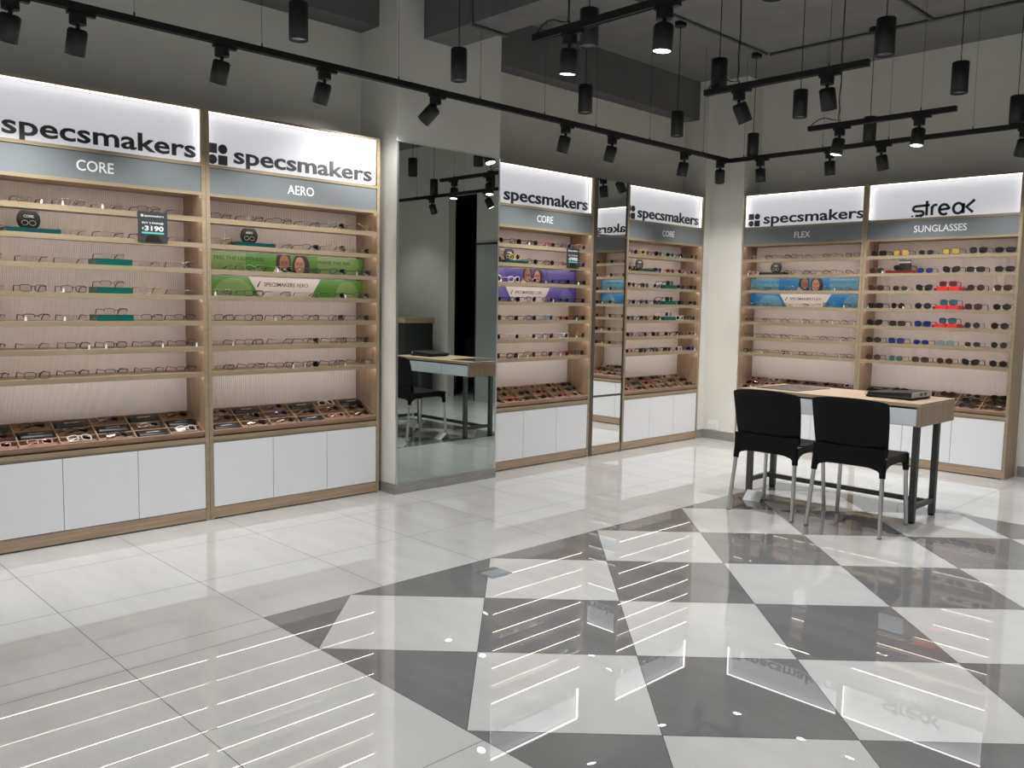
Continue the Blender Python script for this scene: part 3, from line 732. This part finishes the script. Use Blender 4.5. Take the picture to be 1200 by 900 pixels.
def poster(u, colr, c2, t1, t2, range_word, label1, label2):
    W = UN[u][3]; x0, x1 = 0.03, W - 0.03; Y = 0.158
    pm = mat('poster_%s' % c2, colr[0], 0.35); p2 = mat('poster_%s_pale' % c2, colr[1], 0.35); tm = mat('poster_%s_text' % c2, colr[2], 0.5)
    za, zb = SH[2][0] + 0.0006, SH[1][1] - 0.004
    t = empty('poster'); t.matrix_world = UM[u]; tag(t, label1, 'poster', 'posters in the shelving')
    MB().box(x0, x1, Y, Y + 0.004, za, zb, pm).build('print_sheet', t)
    mb = MB(); ell(mb, 0.98, zb - 0.05, 0.16, 0.3, Y - 0.0006, p2, 28, zc=(za, zb)); mb.build('print_pattern', t)
    MB().box(x0, 0.32, Y - 0.0006, Y, za, zb, p2).build('print_pattern', t)
    mb = MB(); h = zb - za
    yh = Y - 0.0012
    # man, then woman
    ell(mb, 0.575, za + 0.060, 0.052, 0.10, yh, hair_m, 24, zc=(za, zb)); ell(mb, 0.70, za + 0.045, 0.062, 0.085, yh, hair_m, 24, zc=(za, zb))
    ell(mb, 0.582, za + 0.055, 0.036, 0.062, yh - 0.0005, skin1, 24, zc=(za, zb)); ell(mb, 0.690, za + 0.05, 0.036, 0.055, yh - 0.0005, skin2, 24, zc=(za, zb))
    mb.prism([(0.50, za), (0.575, za), (0.525, za + 0.035)], 'y', yh - 0.0008, yh - 0.0004, shirt_m)
    ell(mb, 0.585, za + 0.018, 0.028, 0.018, yh - 0.001, hair_m, 14, zc=(za, zb)); ell(mb, 0.585, za + 0.024, 0.012, 0.004, yh - 0.0014, teeth_m, 12)
    ell(mb, 0.690, za + 0.026, 0.015, 0.008, yh - 0.001, lip_m, 12); ell(mb, 0.690, za + 0.027, 0.011, 0.004, yh - 0.0014, teeth_m, 12)
    for cx, cz in ((0.582, za + 0.065), (0.690, za + 0.06)):
        for d in (-0.014, 0.014):
            ell(mb, cx + d, cz, 0.005, 0.0025, yh - 0.001, hair_m, 10)
            mb.box(cx + d - 0.008, cx + d + 0.008, yh - 0.0014, yh - 0.001, cz + 0.007, cz + 0.0095, hair_m)
            mb.tube([(cx + d + 0.0115 * math.cos(2 * math.pi * i / 12), yh - 0.0014, cz + 0.008 * math.sin(2 * math.pi * i / 12)) for i in range(12)], 0.0009, hair_m, 4, closed=True)
        mb.prism([(cx - 0.004, cz - 0.022), (cx + 0.004, cz - 0.022), (cx, cz - 0.002)], 'y', yh - 0.001, yh - 0.0006, lip_m)
    mb.build('printed_couple', t)
    mb = MB()
    for tx, a, b in ((t1, 0.118, 0.44), (t2, 0.82, 1.07)):
        if tx: mb.add(*text_mb(tx, tm, a, b, z0=za + 0.068, h=0.030, y=Y - 0.0006, depth=0.0006))
    if mb.v: mb.build('print_lettering', t)
    za, zb = SH[3][0] + 0.0006, SH[2][1] - 0.004
    t = empty('poster'); t.matrix_world = UM[u]; tag(t, label2, 'poster', 'posters in the shelving')
    MB().box(x0, x1, Y, Y + 0.004, za, zb, pm).build('print_sheet', t)
    mb = MB(); ell(mb, 1.05, za + 0.02, 0.09, 0.09, Y - 0.0006, p2, 24, zc=(za, zb)); mb.build('print_pattern', t); mb = MB(); ell(mb, 0.24, za, 0.13, 0.11, Y - 0.0006, p2, 24, zc=(za, zb)); mb.build('print_pattern', t)
    MB().prism([(0.335, zb), (0.41, za), (0.77, za), (0.845, zb)], 'y', Y - 0.0012, Y - 0.0006, pw_m).build('white_shape', t)
    mb = MB()
    mb.add(*text_mb('SPECSMAKERS', letter_m, 0.44, 0.655, z0=zb - 0.055, h=0.034, y=Y - 0.0012, depth=0.0006, bold=0.012))
    mb.add(*text_mb(range_word, tm, 0.665, 0.75, z0=zb - 0.055, h=0.034, y=Y - 0.0012, depth=0.0006))
    mb.prism([(0.39, zb - 0.06), (0.40, zb - 0.06), (0.42, zb - 0.022), (0.408, zb - 0.03)], 'y', Y - 0.0018, Y - 0.0012, letter_m)
    mb.build('print_lettering', t)
poster(1, ((0.085, 0.255, 0.035), (0.20, 0.33, 0.11), (0.01, 0.05, 0.015)), 'green', 'FEEL THE LIGHTNESS', 'FRAME THE AIR', 'AERO',
       'green poster strip of a smiling couple reading FEEL THE LIGHTNESS', 'green poster strip with white SPECSMAKERS AERO patch')
poster(2, ((0.085, 0.065, 0.36), (0.13, 0.11, 0.42), (0.03, 0.03, 0.15)), 'purple', None, None, 'CORE',
       'purple poster strip showing two faces on the third shelf', 'purple poster strip with white SPECSMAKERS CORE patch')
poster(4, ((0.01, 0.20, 0.50), (0.12, 0.33, 0.50), (0.01, 0.06, 0.17)), 'blue', "HOPE N' BRIDGE", 'FLEX THROUGH LIFE', 'FLEX',
       'blue poster strip of a couple in glasses reading FLEX THROUGH LIFE', 'blue poster strip with white SPECSMAKERS FLEX patch')

# ------------------------------------------------------------------ desk, chairs and small things
t = empty('consultation_desk', (2.21, 5.665, 0)); tag(t, 'oak desk with pale drawers on grey metal legs before the shelves', 'desk')
x0, x1, y0, y1 = -0.61, 0.61, -0.285, 0.285
bevel(MB().box(x0, x1, y0, y1, 0.718, 0.742, deskv_m).build('desk_top', t), 0.0015)
MB().box(x1 - 0.024, x1, y0, y1, 0.600, 0.718, desks_m).build('end_panel', t)
MB().box(x0, x0 + 0.024, y0, y1, 0.600, 0.718, desks_m).build('end_panel', t)
MB().box(x0 + 0.024, x1 - 0.024, y1 - 0.02, y1, 0.600, 0.718, deskv_m).build('back_panel', t)
MB().box(x0 + 0.024, x1 - 0.024, y0 + 0.02, y1 - 0.02, 0.600, 0.612, deskv_m).build('bottom_panel', t)
dw = (x1 - x0 - 0.048) / 3
for k in range(3): bevel(MB().box(x0 + 0.024 + k * dw + 0.0015, x0 + 0.024 + (k + 1) * dw - 0.0015, y0 + 0.004, y0 + 0.02, 0.603, 0.706, drawer_m).build('drawer', t), 0.001)
for xx in (-0.535, 0.585):
    for yy in (-0.262, 0.065):
        l = MB().box(xx - 0.0175, xx + 0.0175, yy - 0.0175, yy + 0.0175, 0.012, 0.600, ugrey_m).build('leg', t)
        MB().box(xx - 0.0155, xx + 0.0155, yy - 0.0155, yy + 0.0155, 0.0, 0.012, blackp_m).build('foot_glide', l)
    MB().box(xx - 0.0125, xx + 0.0125, -0.2445, 0.0475, 0.085, 0.115, ugrey_m).build('side_rail', t)
MB().box(-0.5225, 0.5725, -0.03, -0.005, 0.085, 0.115, ugrey_m).build('long_rail', t)

def make_chair(label, loc, rz):
    t = empty('shell_chair', loc, rz); tag(t, label, 'chair', 'black chairs at the desk')
    # shell: grid of a seat that turns up into the back; path of (y, z, half width)
    path = [(0.235, 0.425, 0.195), (0.230, 0.447, 0.205), (0.15, 0.452, 0.214), (0.02, 0.446, 0.216), (-0.10, 0.446, 0.214), (-0.155, 0.456, 0.212), (-0.183, 0.49, 0.212),
            (-0.198, 0.55, 0.216), (-0.212, 0.63, 0.221), (-0.228, 0.71, 0.224), (-0.243, 0.775, 0.224), (-0.252, 0.790, 0.222)]
    nu = 12; vs = []
    for i, (y, z, hw) in enumerate(path):
        for j in range(nu + 1):
            a = -1 + 2 * j / nu
            dip = -0.012 * (1 - a * a) if 1 < i < 6 else 0.0
            wrap = 0.030 * abs(a) ** 2.5 if i > 5 else 0.0
            zt = z + dip - (0.014 * abs(a) ** 3 if i >= len(path) - 2 else 0) + (0.02 * (1 - a * a) * 0.3 if i >= len(path) - 2 else 0)
            vs.append((a * hw, y + wrap, zt))
    N = nu + 1
    fs = [(i * N + j, i * N + j + 1, (i + 1) * N + j + 1, (i + 1) * N + j) for i in range(len(path) - 1) for j in range(nu)]
    ob = MB().add(vs[:6 * N], fs[:nu * 5], blackp_m, True).build('seat', t)
    bk = [tuple(i - 5 * N for i in f) for f in fs[nu * 5:]]
    for nm, o in (('seat', ob), ('backrest', MB().add(vs[5 * N:], bk, blackp_m, True).build('backrest', t))):
        m = o.modifiers.new('subsurf', 'SUBSURF'); m.levels = 1; m.render_levels = 2
        m = o.modifiers.new('solid', 'SOLIDIFY'); m.thickness = 0.007; m.offset = -1 if nm == 'seat' else 0
    # skirt under the seat with arched lower edges
    mb = MB(); n = 10
    def skirt(p, q, zt, drop):
        p = Vector(p); q = Vector(q); d = (q - p).normalized(); nn = Vector((-d.y, d.x)) * 0.005; vs = []
        for i in range(n + 1):
            s = i / n; c = p.lerp(q, s); zl = zt - drop - 0.055 * (abs(2 * s - 1) ** 6)
            for off in (-1, 1):
                for z in (zt, zl): vs.append((c.x + nn.x * off, c.y + nn.y * off, z))
        f = []
        for i in range(n):
            a = i * 4; b = a + 4
            f += [(a, b, b + 1, a + 1), (a + 2, a + 3, b + 3, b + 2), (a + 1, b + 1, b + 3, a + 3), (a, a + 2, b + 2, b)]
        f += [(0, 1, 3, 2), (n * 4, n * 4 + 2, n * 4 + 3, n * 4 + 1)]
        mb.add(vs, f, blackp_m)
    skirt((-0.212, -0.193), (0.212, -0.193), 0.508, 0.111); skirt((-0.2, 0.225), (0.2, 0.225), 0.44, 0.04)
    skirt((-0.205, -0.19), (-0.2, 0.225), 0.446, 0.04); skirt((0.205, -0.19), (0.2, 0.225), 0.446, 0.04)
    mb.build('seat_skirt', t)
    for sx in (-1, 1):
        for tp, bt in (((sx * 0.196, -0.183, 0.445), (sx * 0.217, -0.235, 0.0)), ((sx * 0.194, 0.208, 0.445), (sx * 0.213, 0.232, 0.0))):
            tp = Vector(tp); bt = Vector(bt); md = tp.lerp(bt, 0.23)
            lg = MB().cyl(tp.lerp(bt, 0.1), bt.lerp(tp, 0.012), 0.0125, steel_m, n=14).build('leg', t); lg['label'] = 'polished metal leg'
            MB().cyl(tp, md, 0.021, blackp_m, r1=0.0175, n=14).build('leg_socket', lg)
            MB().cyl(bt.lerp(tp, 0.012), bt, 0.0125, MATS['grey_metal_leg'], n=14).build('foot_cap', lg)
    return t
make_chair('black shell chair at the desk, nearer the corner column', (2.065, 5.085, 0), R(2))
make_chair('black shell chair at the desk, in front of the ring binder', (2.588, 5.100, 0), R(3.5))
make_chair('black shell chair in the dark passage, seen in the tall mirror', (4.98, 8.32, 0), R(140))

t = empty('glass_desk_mat', (1.83, 5.68, 0.742), R(-6)); tag(t, 'dark grey glass mat lying flat on the oak desk', 'desk mat')
MB().box(-0.165, 0.165, -0.2, 0.2, 0.0, 0.004, mat_m).build('glass_sheet', t)
t = empty('laptop', (2.565, 5.69, 0.742), R(-3)); tag(t, 'closed black laptop on the desk beneath the ring binder', 'laptop')
bevel(MB().box(-0.15, 0.15, -0.15, 0.115, 0.003, 0.010, blackp_m).build('keyboard_base', t), 0.002)
bevel(MB().box(-0.15, 0.15, -0.15, 0.115, 0.0105, 0.016, case_m).build('screen_lid', t), 0.002)
MB().box(-0.14, -0.11, -0.14, 0.10, 0.0, 0.003, blackp_m).box(0.11, 0.14, -0.14, 0.10, 0.0, 0.003, blackp_m).build('rubber_foot', t)
t = empty('ring_binder', (2.560, 5.70, 0.7582), R(-4)); tag(t, 'black ring binder with a pale spine lying on the laptop', 'binder')
for z0, z1, h in ((0.0, 0.0, 0.002), (0.029, 0.012, 0.002)):
    MB().prism([(0.15, z0), (0.15, z0 + h), (-0.16, z1 + h), (-0.16, z1)], 'y', -0.145, 0.125, case_m).build('binder_cover', t)
sp = MB().box(0.15, 0.154, -0.145, 0.125, 0.0, 0.031, mat('pale_spine', (0.5, 0.5, 0.49), 0.4)).build('binder_spine', t)
for q in (-0.045, 0.015):
    MB().box(0.154, 0.1546, q, q + 0.038, 0.007, 0.025, black_m).box(0.1546, 0.1550, q + 0.008, q + 0.028, 0.012, 0.019, plate_m).build('spine_label', sp)
MB().prism([(0.145, 0.002), (0.145, 0.028), (-0.145, 0.0125), (-0.145, 0.002)], 'y', -0.135, 0.115, mat('dark_pages', (0.05, 0.05, 0.055), 0.5)).build('page_block', t)

t = empty('folded_card', (1.815, 5.235, 0), R(6)); tag(t, 'small white folded card propped on the floor under the desk', 'card')
MB().prism([(-0.055, 0.0), (-0.052, 0.0), (0.02, 0.056), (0.018, 0.0585)], 'x', -0.06, 0.06, paper_m).build('front_flap', t)
MB().prism([(0.018, 0.0585), (0.02, 0.056), (0.047, 0.0), (0.05, 0.0)], 'x', -0.06, 0.06, paper_m).build('rear_flap', t)
t = empty('floor_outlet_plate', (1.822, 2.793, 0)); tag(t, 'square grey floor outlet plate set in the checkered tiles', 'floor outlet')
MB().box(-0.066, 0.066, -0.064, 0.064, 0.0, 0.003, plate_m).build('plate_frame', t)
MB().box(-0.06, -0.03, -0.058, 0.058, 0.003, 0.0045, alu_m).build('hinge_strip', t)
MB().box(-0.027, 0.052, -0.058, 0.058, 0.003, 0.0045, plate_m).build('outlet_lid', t)
t = empty('wall_socket', (0.122, 7.352, 0.14)); tag(t, 'white double wall socket low on the corner column', 'socket')
bevel(MB().box(-0.058, 0.058, -0.009, 0.0, -0.044, 0.044, outlet_m).build('socket_plate', t), 0.002)
for x in (-0.028, 0.028):
    b = MB().box(x - 0.018, x + 0.018, -0.012, -0.009, -0.02, 0.02, outlet_m).build('socket_insert', t)
    mb = MB()
    for dx, dz in ((0, 0.01), (-0.008, -0.006), (0.008, -0.006)): mb.disc((x + dx, -0.0122, dz), (0, -1, 0), 0.0028, black_m, 10)
    mb.build('pin_hole', b)

# ------------------------------------------------------------------ lights on tracks
ZT = 2.575     # underside of the tracks
def spot_light(x, y, aim, along, label, group, power, lit=True, deg=98, blend=0.75, col=(1.0, 0.995, 0.985)):
    t = empty('track_spotlight', (x, y, ZT)); tag(t, label, 'spotlight', group)
    ax = Vector((1, 0, 0)) if along == 'x' else Vector((0, 1, 0))
    def bx(mb, a0, a1, hw, z0, z1):
        if along == 'x': mb.box(a0, a1, -hw, hw, z0, z1, black_m)
        else: mb.box(-hw, hw, a0, a1, z0, z1, black_m)
    mb = MB(); bx(mb, -0.045, 0.075, 0.014, -0.018, 0.0); mb.build('track_adapter', t)
    mb = MB(); mb.cyl((0, 0, -0.018), (0, 0, -0.058), 0.036, black_m, n=24); mb.cyl((0, 0, -0.058), (0, 0, -0.082), 0.009, black_m, n=12); mb.build('swivel_joint', t)
    piv = Vector((0, 0, -0.078)); d = (Vector(aim) - (Vector((x, y, ZT)) + piv)).normalized()
    Mr = Matrix.Translation(piv) @ (d.to_track_quat('-Z', 'Y')).to_matrix().to_4x4()
    mb = MB(); L = 0.115; r = 0.0425
    mb.lathe([(0.001, 0.0), (r - 0.008, 0.0), (r, -0.010), (r, -L), (r - 0.003, -L), (r - 0.004, -L + 0.010), (0.001, -L + 0.010)], black_m, 28, Mr)
    can = mb.build('lamp_can', t)
    mb = MB(); mb.add([Mr @ Vector((0.037 * math.cos(2 * math.pi * i / 24), 0.037 * math.sin(2 * math.pi * i / 24), -L + 0.004)) for i in range(24)], [tuple(range(24))[::-1]], lensface_m if lit else offface_m)
    mb.build('lamp_face', can)
    if lit and power:
        ld = bpy.data.lights.new('spot_lamp', 'SPOT'); ld.energy = power; ld.spot_size = R(deg); ld.spot_blend = blend; ld.shadow_soft_size = 0.035; ld.color = col
        lo = bpy.data.objects.new('spot_lamp', ld); COL.objects.link(lo); lo.parent = t
        lo.matrix_local = Mr @ Matrix.Translation((0, 0, -L - 0.004))
    return t
def wire(mb, p, z1, mt=black_m): mb.cyl((p[0], p[1], p[2]), (p[0], p[1], z1), 0.0011, mt, n=6); mb.cyl(p, (p[0], p[1], p[2] + 0.02), 0.004, mt, n=8)

XT, YT = 0.555, 6.76
# long L-shaped track before the shelves
t = empty('track_rail', (XT, 0, 0)); tag(t, 'long black track running along the side wall of shelving to the corner', 'light track', 'ceiling light tracks')
MB().box(-0.017, 0.017, -3.2, YT + 0.017, ZT + 0.004, ZT + 0.034, black_m).box(-0.017, -0.008, -3.2, YT + 0.017, ZT, ZT + 0.004, black_m).box(0.008, 0.017, -3.2, YT + 0.017, ZT, ZT + 0.004, black_m).build('rail', t)
for y in (-2.0, -0.6, 0.9, 1.62, 2.27, 3.15, 3.80, 4.40, 4.95, 5.60, 6.35):
    mb = MB(); wire(mb, (0, y, ZT + 0.034), 3.04 if 3.665 < y < 3.947 else ZC); mb.build('suspension_wire', t)
t = empty('track_rail', (0, YT, 0)); tag(t, 'long black track running along the back wall of shelving from the corner', 'light track', 'ceiling light tracks')
MB().box(XT + 0.0175, 6.0, -0.017, 0.017, ZT + 0.004, ZT + 0.034, black_m).box(XT + 0.0175, 6.0, 0.008, 0.017, ZT, ZT + 0.004, black_m).box(XT + 0.0175, 6.0, -0.017, -0.008, ZT, ZT + 0.004, black_m).build('rail', t)
for x in (0.70, 1.42, 1.95, 2.55, 3.3, 4.2):
    mb = MB(); wire(mb, (x, 0, ZT + 0.034), ZC); mb.build('suspension_wire', t)
wl = [(1.10, (-0.1, 1.0, 0.9)), (1.37, (-0.12, 1.30, 0.6)), (2.05, (-0.10, 1.95, 0.6)), (2.645, (-0.12, 2.5, 0.6)), (3.43, (-0.2, 3.1, 1.75)),
      (4.62, (-0.08, 4.62, 0.6)), (5.14, (-0.1, 5.2, 0.6)), (6.08, (0.05, 6.15, 0.4)), (6.62, (0.12, 7.3, 0.75)), (0.3, (-0.1, 0.3, 0.6)), (-0.6, (-0.1, -0.6, 0.6)), (-1.8, (-0.1, -1.8, 0.6))]  # the closing entries are unseen spotlights added as fill light
near = ['before the shop-front end of plain CORE shelving', 'over the teal stand of plain CORE shelving', 'over the price card of plain CORE shelving', 'over the middle of green-poster shelving',
        'in front of the tall pillar mirror', 'over the near part of purple-poster shelving', 'over the price card of purple-poster shelving', 'over the start of three-green-risers shelving', 'next to the bend of the long track',
        'added for fill behind the viewer', 'added for fill, second behind the viewer', 'added for fill, third behind the viewer']
for (y, aim), nr in zip(wl, near): spot_light(XT, y, aim, 'y', 'black spotlight on the long track ' + nr, 'spotlights on the long track', P_WALL * (0.62 if 6.5 < y else 1.0))
bl = [(0.865, (0.84, 7.15, 0.0)), (1.485, (1.50, 7.15, 0.0)), (1.90, (2.02, 7.2, 1.0)), (2.89, (2.4, 7.3, 1.0)), (3.9, (4.0, 7.4, 1.2)), (5.2, (5.2, 7.4, 1.2))]
nearb = ['over the corner end of blue-poster shelving', 'over the joint of blue-poster and sunglasses shelving', 'over the sunglasses shelving', 'past the end of sunglasses shelving', 'near the grey door', 'near the service counter']
for (x, aim), nr in zip(bl, nearb): spot_light(x, YT, aim, 'x', 'black spotlight on the long track ' + nr, 'spotlights on the long track', P_BACK if x < 3 else 14.0)
# short floating tracks with two spotlights each
def short_track(x0, y, label, near, power=P_FLOOR, aims=((-0.05, 0.1), (0.05, 0.25)), lit=(True, True)):
    t = empty('track_rail', (x0, y, ZT)); tag(t, label, 'light track', 'ceiling light tracks')
    MB().box(0, 1.0, -0.017, 0.017, 0.004, 0.034, black_m).box(0, 1.0, -0.017, -0.008, 0.0, 0.004, black_m).box(0, 1.0, 0.008, 0.017, 0.0, 0.004, black_m).build('rail', t)
    for xx in (0.23, 0.78): mb = MB(); wire(mb, (xx, 0, 0.034), ZC - ZT); mb.build('suspension_wire', t)
    pts = [(0.02, -0.008, 0.03)] + [(0.02 + 0.19 * s, -0.012 + 0.004 * math.sin(9 * s), 0.03 + 0.045 * math.sin(math.pi * s) ** 0.7) for s in (0.1, 0.25, 0.45, 0.65, 0.85)] + \
          [(0.215, 0.006, 0.05), (0.225, 0.0, 0.12), (0.215, 0.006, 0.2), (0.228, 0.0, 0.32), (0.218, 0.004, 0.5), (0.226, 0, ZC - ZT)]
    MB().tube(pts, 0.0035, black_m, 6).build('power_cable', t)
    for k, xx in enumerate((0.235, 0.775)):
        a = aims[k]
        spot_light(x0 + xx, y, (x0 + xx + a[0], y + a[1], 0.0), 'x', 'black spotlight at the %s end of the %s' % (('cable', 'plain')[k], near), 'spotlights on short tracks', power, lit[k], deg=112, blend=0.85)
short_track(1.745, 3.08, 'short black track nearest the viewer, beside the dark ceiling beam', 'short track nearest the viewer', power=P_FLOOR * 1.7, aims=((-0.25, 0.05), (-0.1, -0.1)))
short_track(1.755, 4.55, 'short black track with unlit-looking spotlights between the two others', 'middle short track', power=P_FLOOR * 0.9, aims=((0.55, 1.1), (-0.05, 1.0)))
short_track(1.72, 5.93, 'short black track with glowing spotlights before the sunglasses shelving', 'short track before the sunglasses', power=P_FLOOR * 1.1, aims=((-0.35, -0.25), (-0.12, -0.3)))
for xx, yy, w, nr in ((3.95, 3.08, 1.0, 'beside the first visible short track'), (3.95, 4.55, 0.8, 'beside the middle short track'), (3.95, 5.93, 0.8, 'beside the farthest short track'),  # tracks outside the view, most of them added as fill light for the floor
                  (1.745, 1.0, 0.85, 'above the front tiles'), (3.95, 1.0, 0.8, 'above the viewer'), (1.745, -1.2, 0.7, 'behind the viewer'), (3.95, -1.2, 0.7, 'straight behind the viewer'),
                  (6.1, 1.0, 0.8, 'far beside the viewer'), (6.1, 3.08, 0.8, 'over the side floor'), (6.1, 5.0, 0.6, 'before the service counter')):
    short_track(xx, yy, 'short black track out of view, ' + nr, 'unseen track ' + nr, power=P_FLOOR * w, aims=((0, 0.0), (0, 0.1)))

# cylinder pendants in a grid
def pendant(x, y, label):
    t = empty('cylinder_pendant', (x, y, 2.615)); tag(t, label, 'pendant lamp', 'black cylinder pendants')
    can = MB().lathe([(0.001, 0.185), (0.046, 0.185), (0.048, 0.182), (0.048, 0.0), (0.045, 0.0), (0.044, 0.012), (0.001, 0.012)], black_m, 28).build('pendant_can', t)
    mb = MB(); mb.disc((0, 0, 0.008), (0, 0, -1), 0.0435, offface_m, 24); mb.build('lamp_face', can)
    MB().cyl((0, 0, 0.185), (0, 0, ZC - 2.615 - 0.03), 0.0028, black_m, n=8).build('cord', t)
    MB().cyl((0, 0, ZC - 2.615 - 0.035), (0, 0, ZC - 2.615), 0.045, black_m, n=20).build('ceiling_rose', t)
PX = [0.785, 1.80, 2.83]
PY = [2.35, 3.42, 4.56, 5.64, 6.76]; DY = {(1, 2): 0.065}
names = {(0, 0): 'above the green-poster shelving end of the long track', (0, 1): 'in front of the pillar mirror', (0, 2): 'above the purple-poster shelving', (0, 3): 'before the slim mirror', (0, 4): 'nearest the corner column',
         (1, 1): 'behind the viewer-side short track', (1, 2): 'at the cable end of the middle short track', (1, 3): 'between middle short track and long track', (1, 4): 'above the joint of blue-poster and sunglasses shelving',
         (2, 1): 'cut by the picture top edge', (2, 2): 'largest, below the conduit corner', (2, 3): 'above the sunglasses heading', (2, 4): 'cut by the picture side edge'}
for (i, j), nm in names.items(): pendant(PX[i], PY[j] + DY.get((i, j), 0), 'black cylinder pendant lamp ' + nm)
for x in (3.86, 4.89):
    for y in (3.42, 4.56, 5.64, 6.76): pendant(x, y, 'black cylinder pendant lamp out of view, %s row, %s from back wall' % ('near' if x < 4 else 'far', {3.42: 'fourth', 4.56: 'third', 5.64: 'second', 6.76: 'first'}[y]))

# conduits under the ceiling
def conduit(pts, label):
    t = MB().tube(pts, 0.012, pipe_m, 8).build('conduit_pipe'); tag(t, label, 'conduit', 'conduit pipes on the ceiling')
zz = ZC - 0.013
conduit([(PX[0] + 0.07, 3.96, zz), (PX[0] + 0.07, 6.80, zz)], 'dark conduit pipe on the ceiling running towards the corner column')
conduit([(PX[0] + 0.085, 6.83, zz), (6.0, 6.83, zz)], 'dark conduit pipe on the ceiling parallel to the back wall')
conduit([(PX[1] + 0.4, 3.96, zz), (PX[1] + 0.4, 6.81, zz)], 'dark conduit pipe on the ceiling over the short tracks')
conduit([(0.62, 3.652, 3.3), (0.62, 3.652, 3.06), (0.62, 3.66, 3.028), (0.62, 3.95, 3.026)], 'short conduit pipe bent under the dark ceiling beam')

# ------------------------------------------------------------------ what the mirror shows past the view
struct(MB().box(3.45, 4.02, YB - 0.02, YB, 0, 2.06, door_m).box(3.43, 3.45, YB - 0.025, YB, 0, 2.08, dark_m).box(4.02, 4.04, YB - 0.025, YB, 0, 2.08, dark_m).box(3.43, 4.04, YB - 0.025, YB, 2.06, 2.085, dark_m).build('door_1'))
t = empty('service_counter', (5.45, 7.2, 0)); tag(t, 'dark service counter with an oak top, seen in the tall mirror', 'counter')
MB().box(-0.78, 0.9, -0.25, 0.25, 1.02, 1.09, deskv_m).build('counter_top', t)
MB().box(-0.74, 0.86, -0.22, 0.25, 0.0, 1.02, mat('dark_counter', (0.03, 0.034, 0.032), 0.5)).build('counter_body', t)
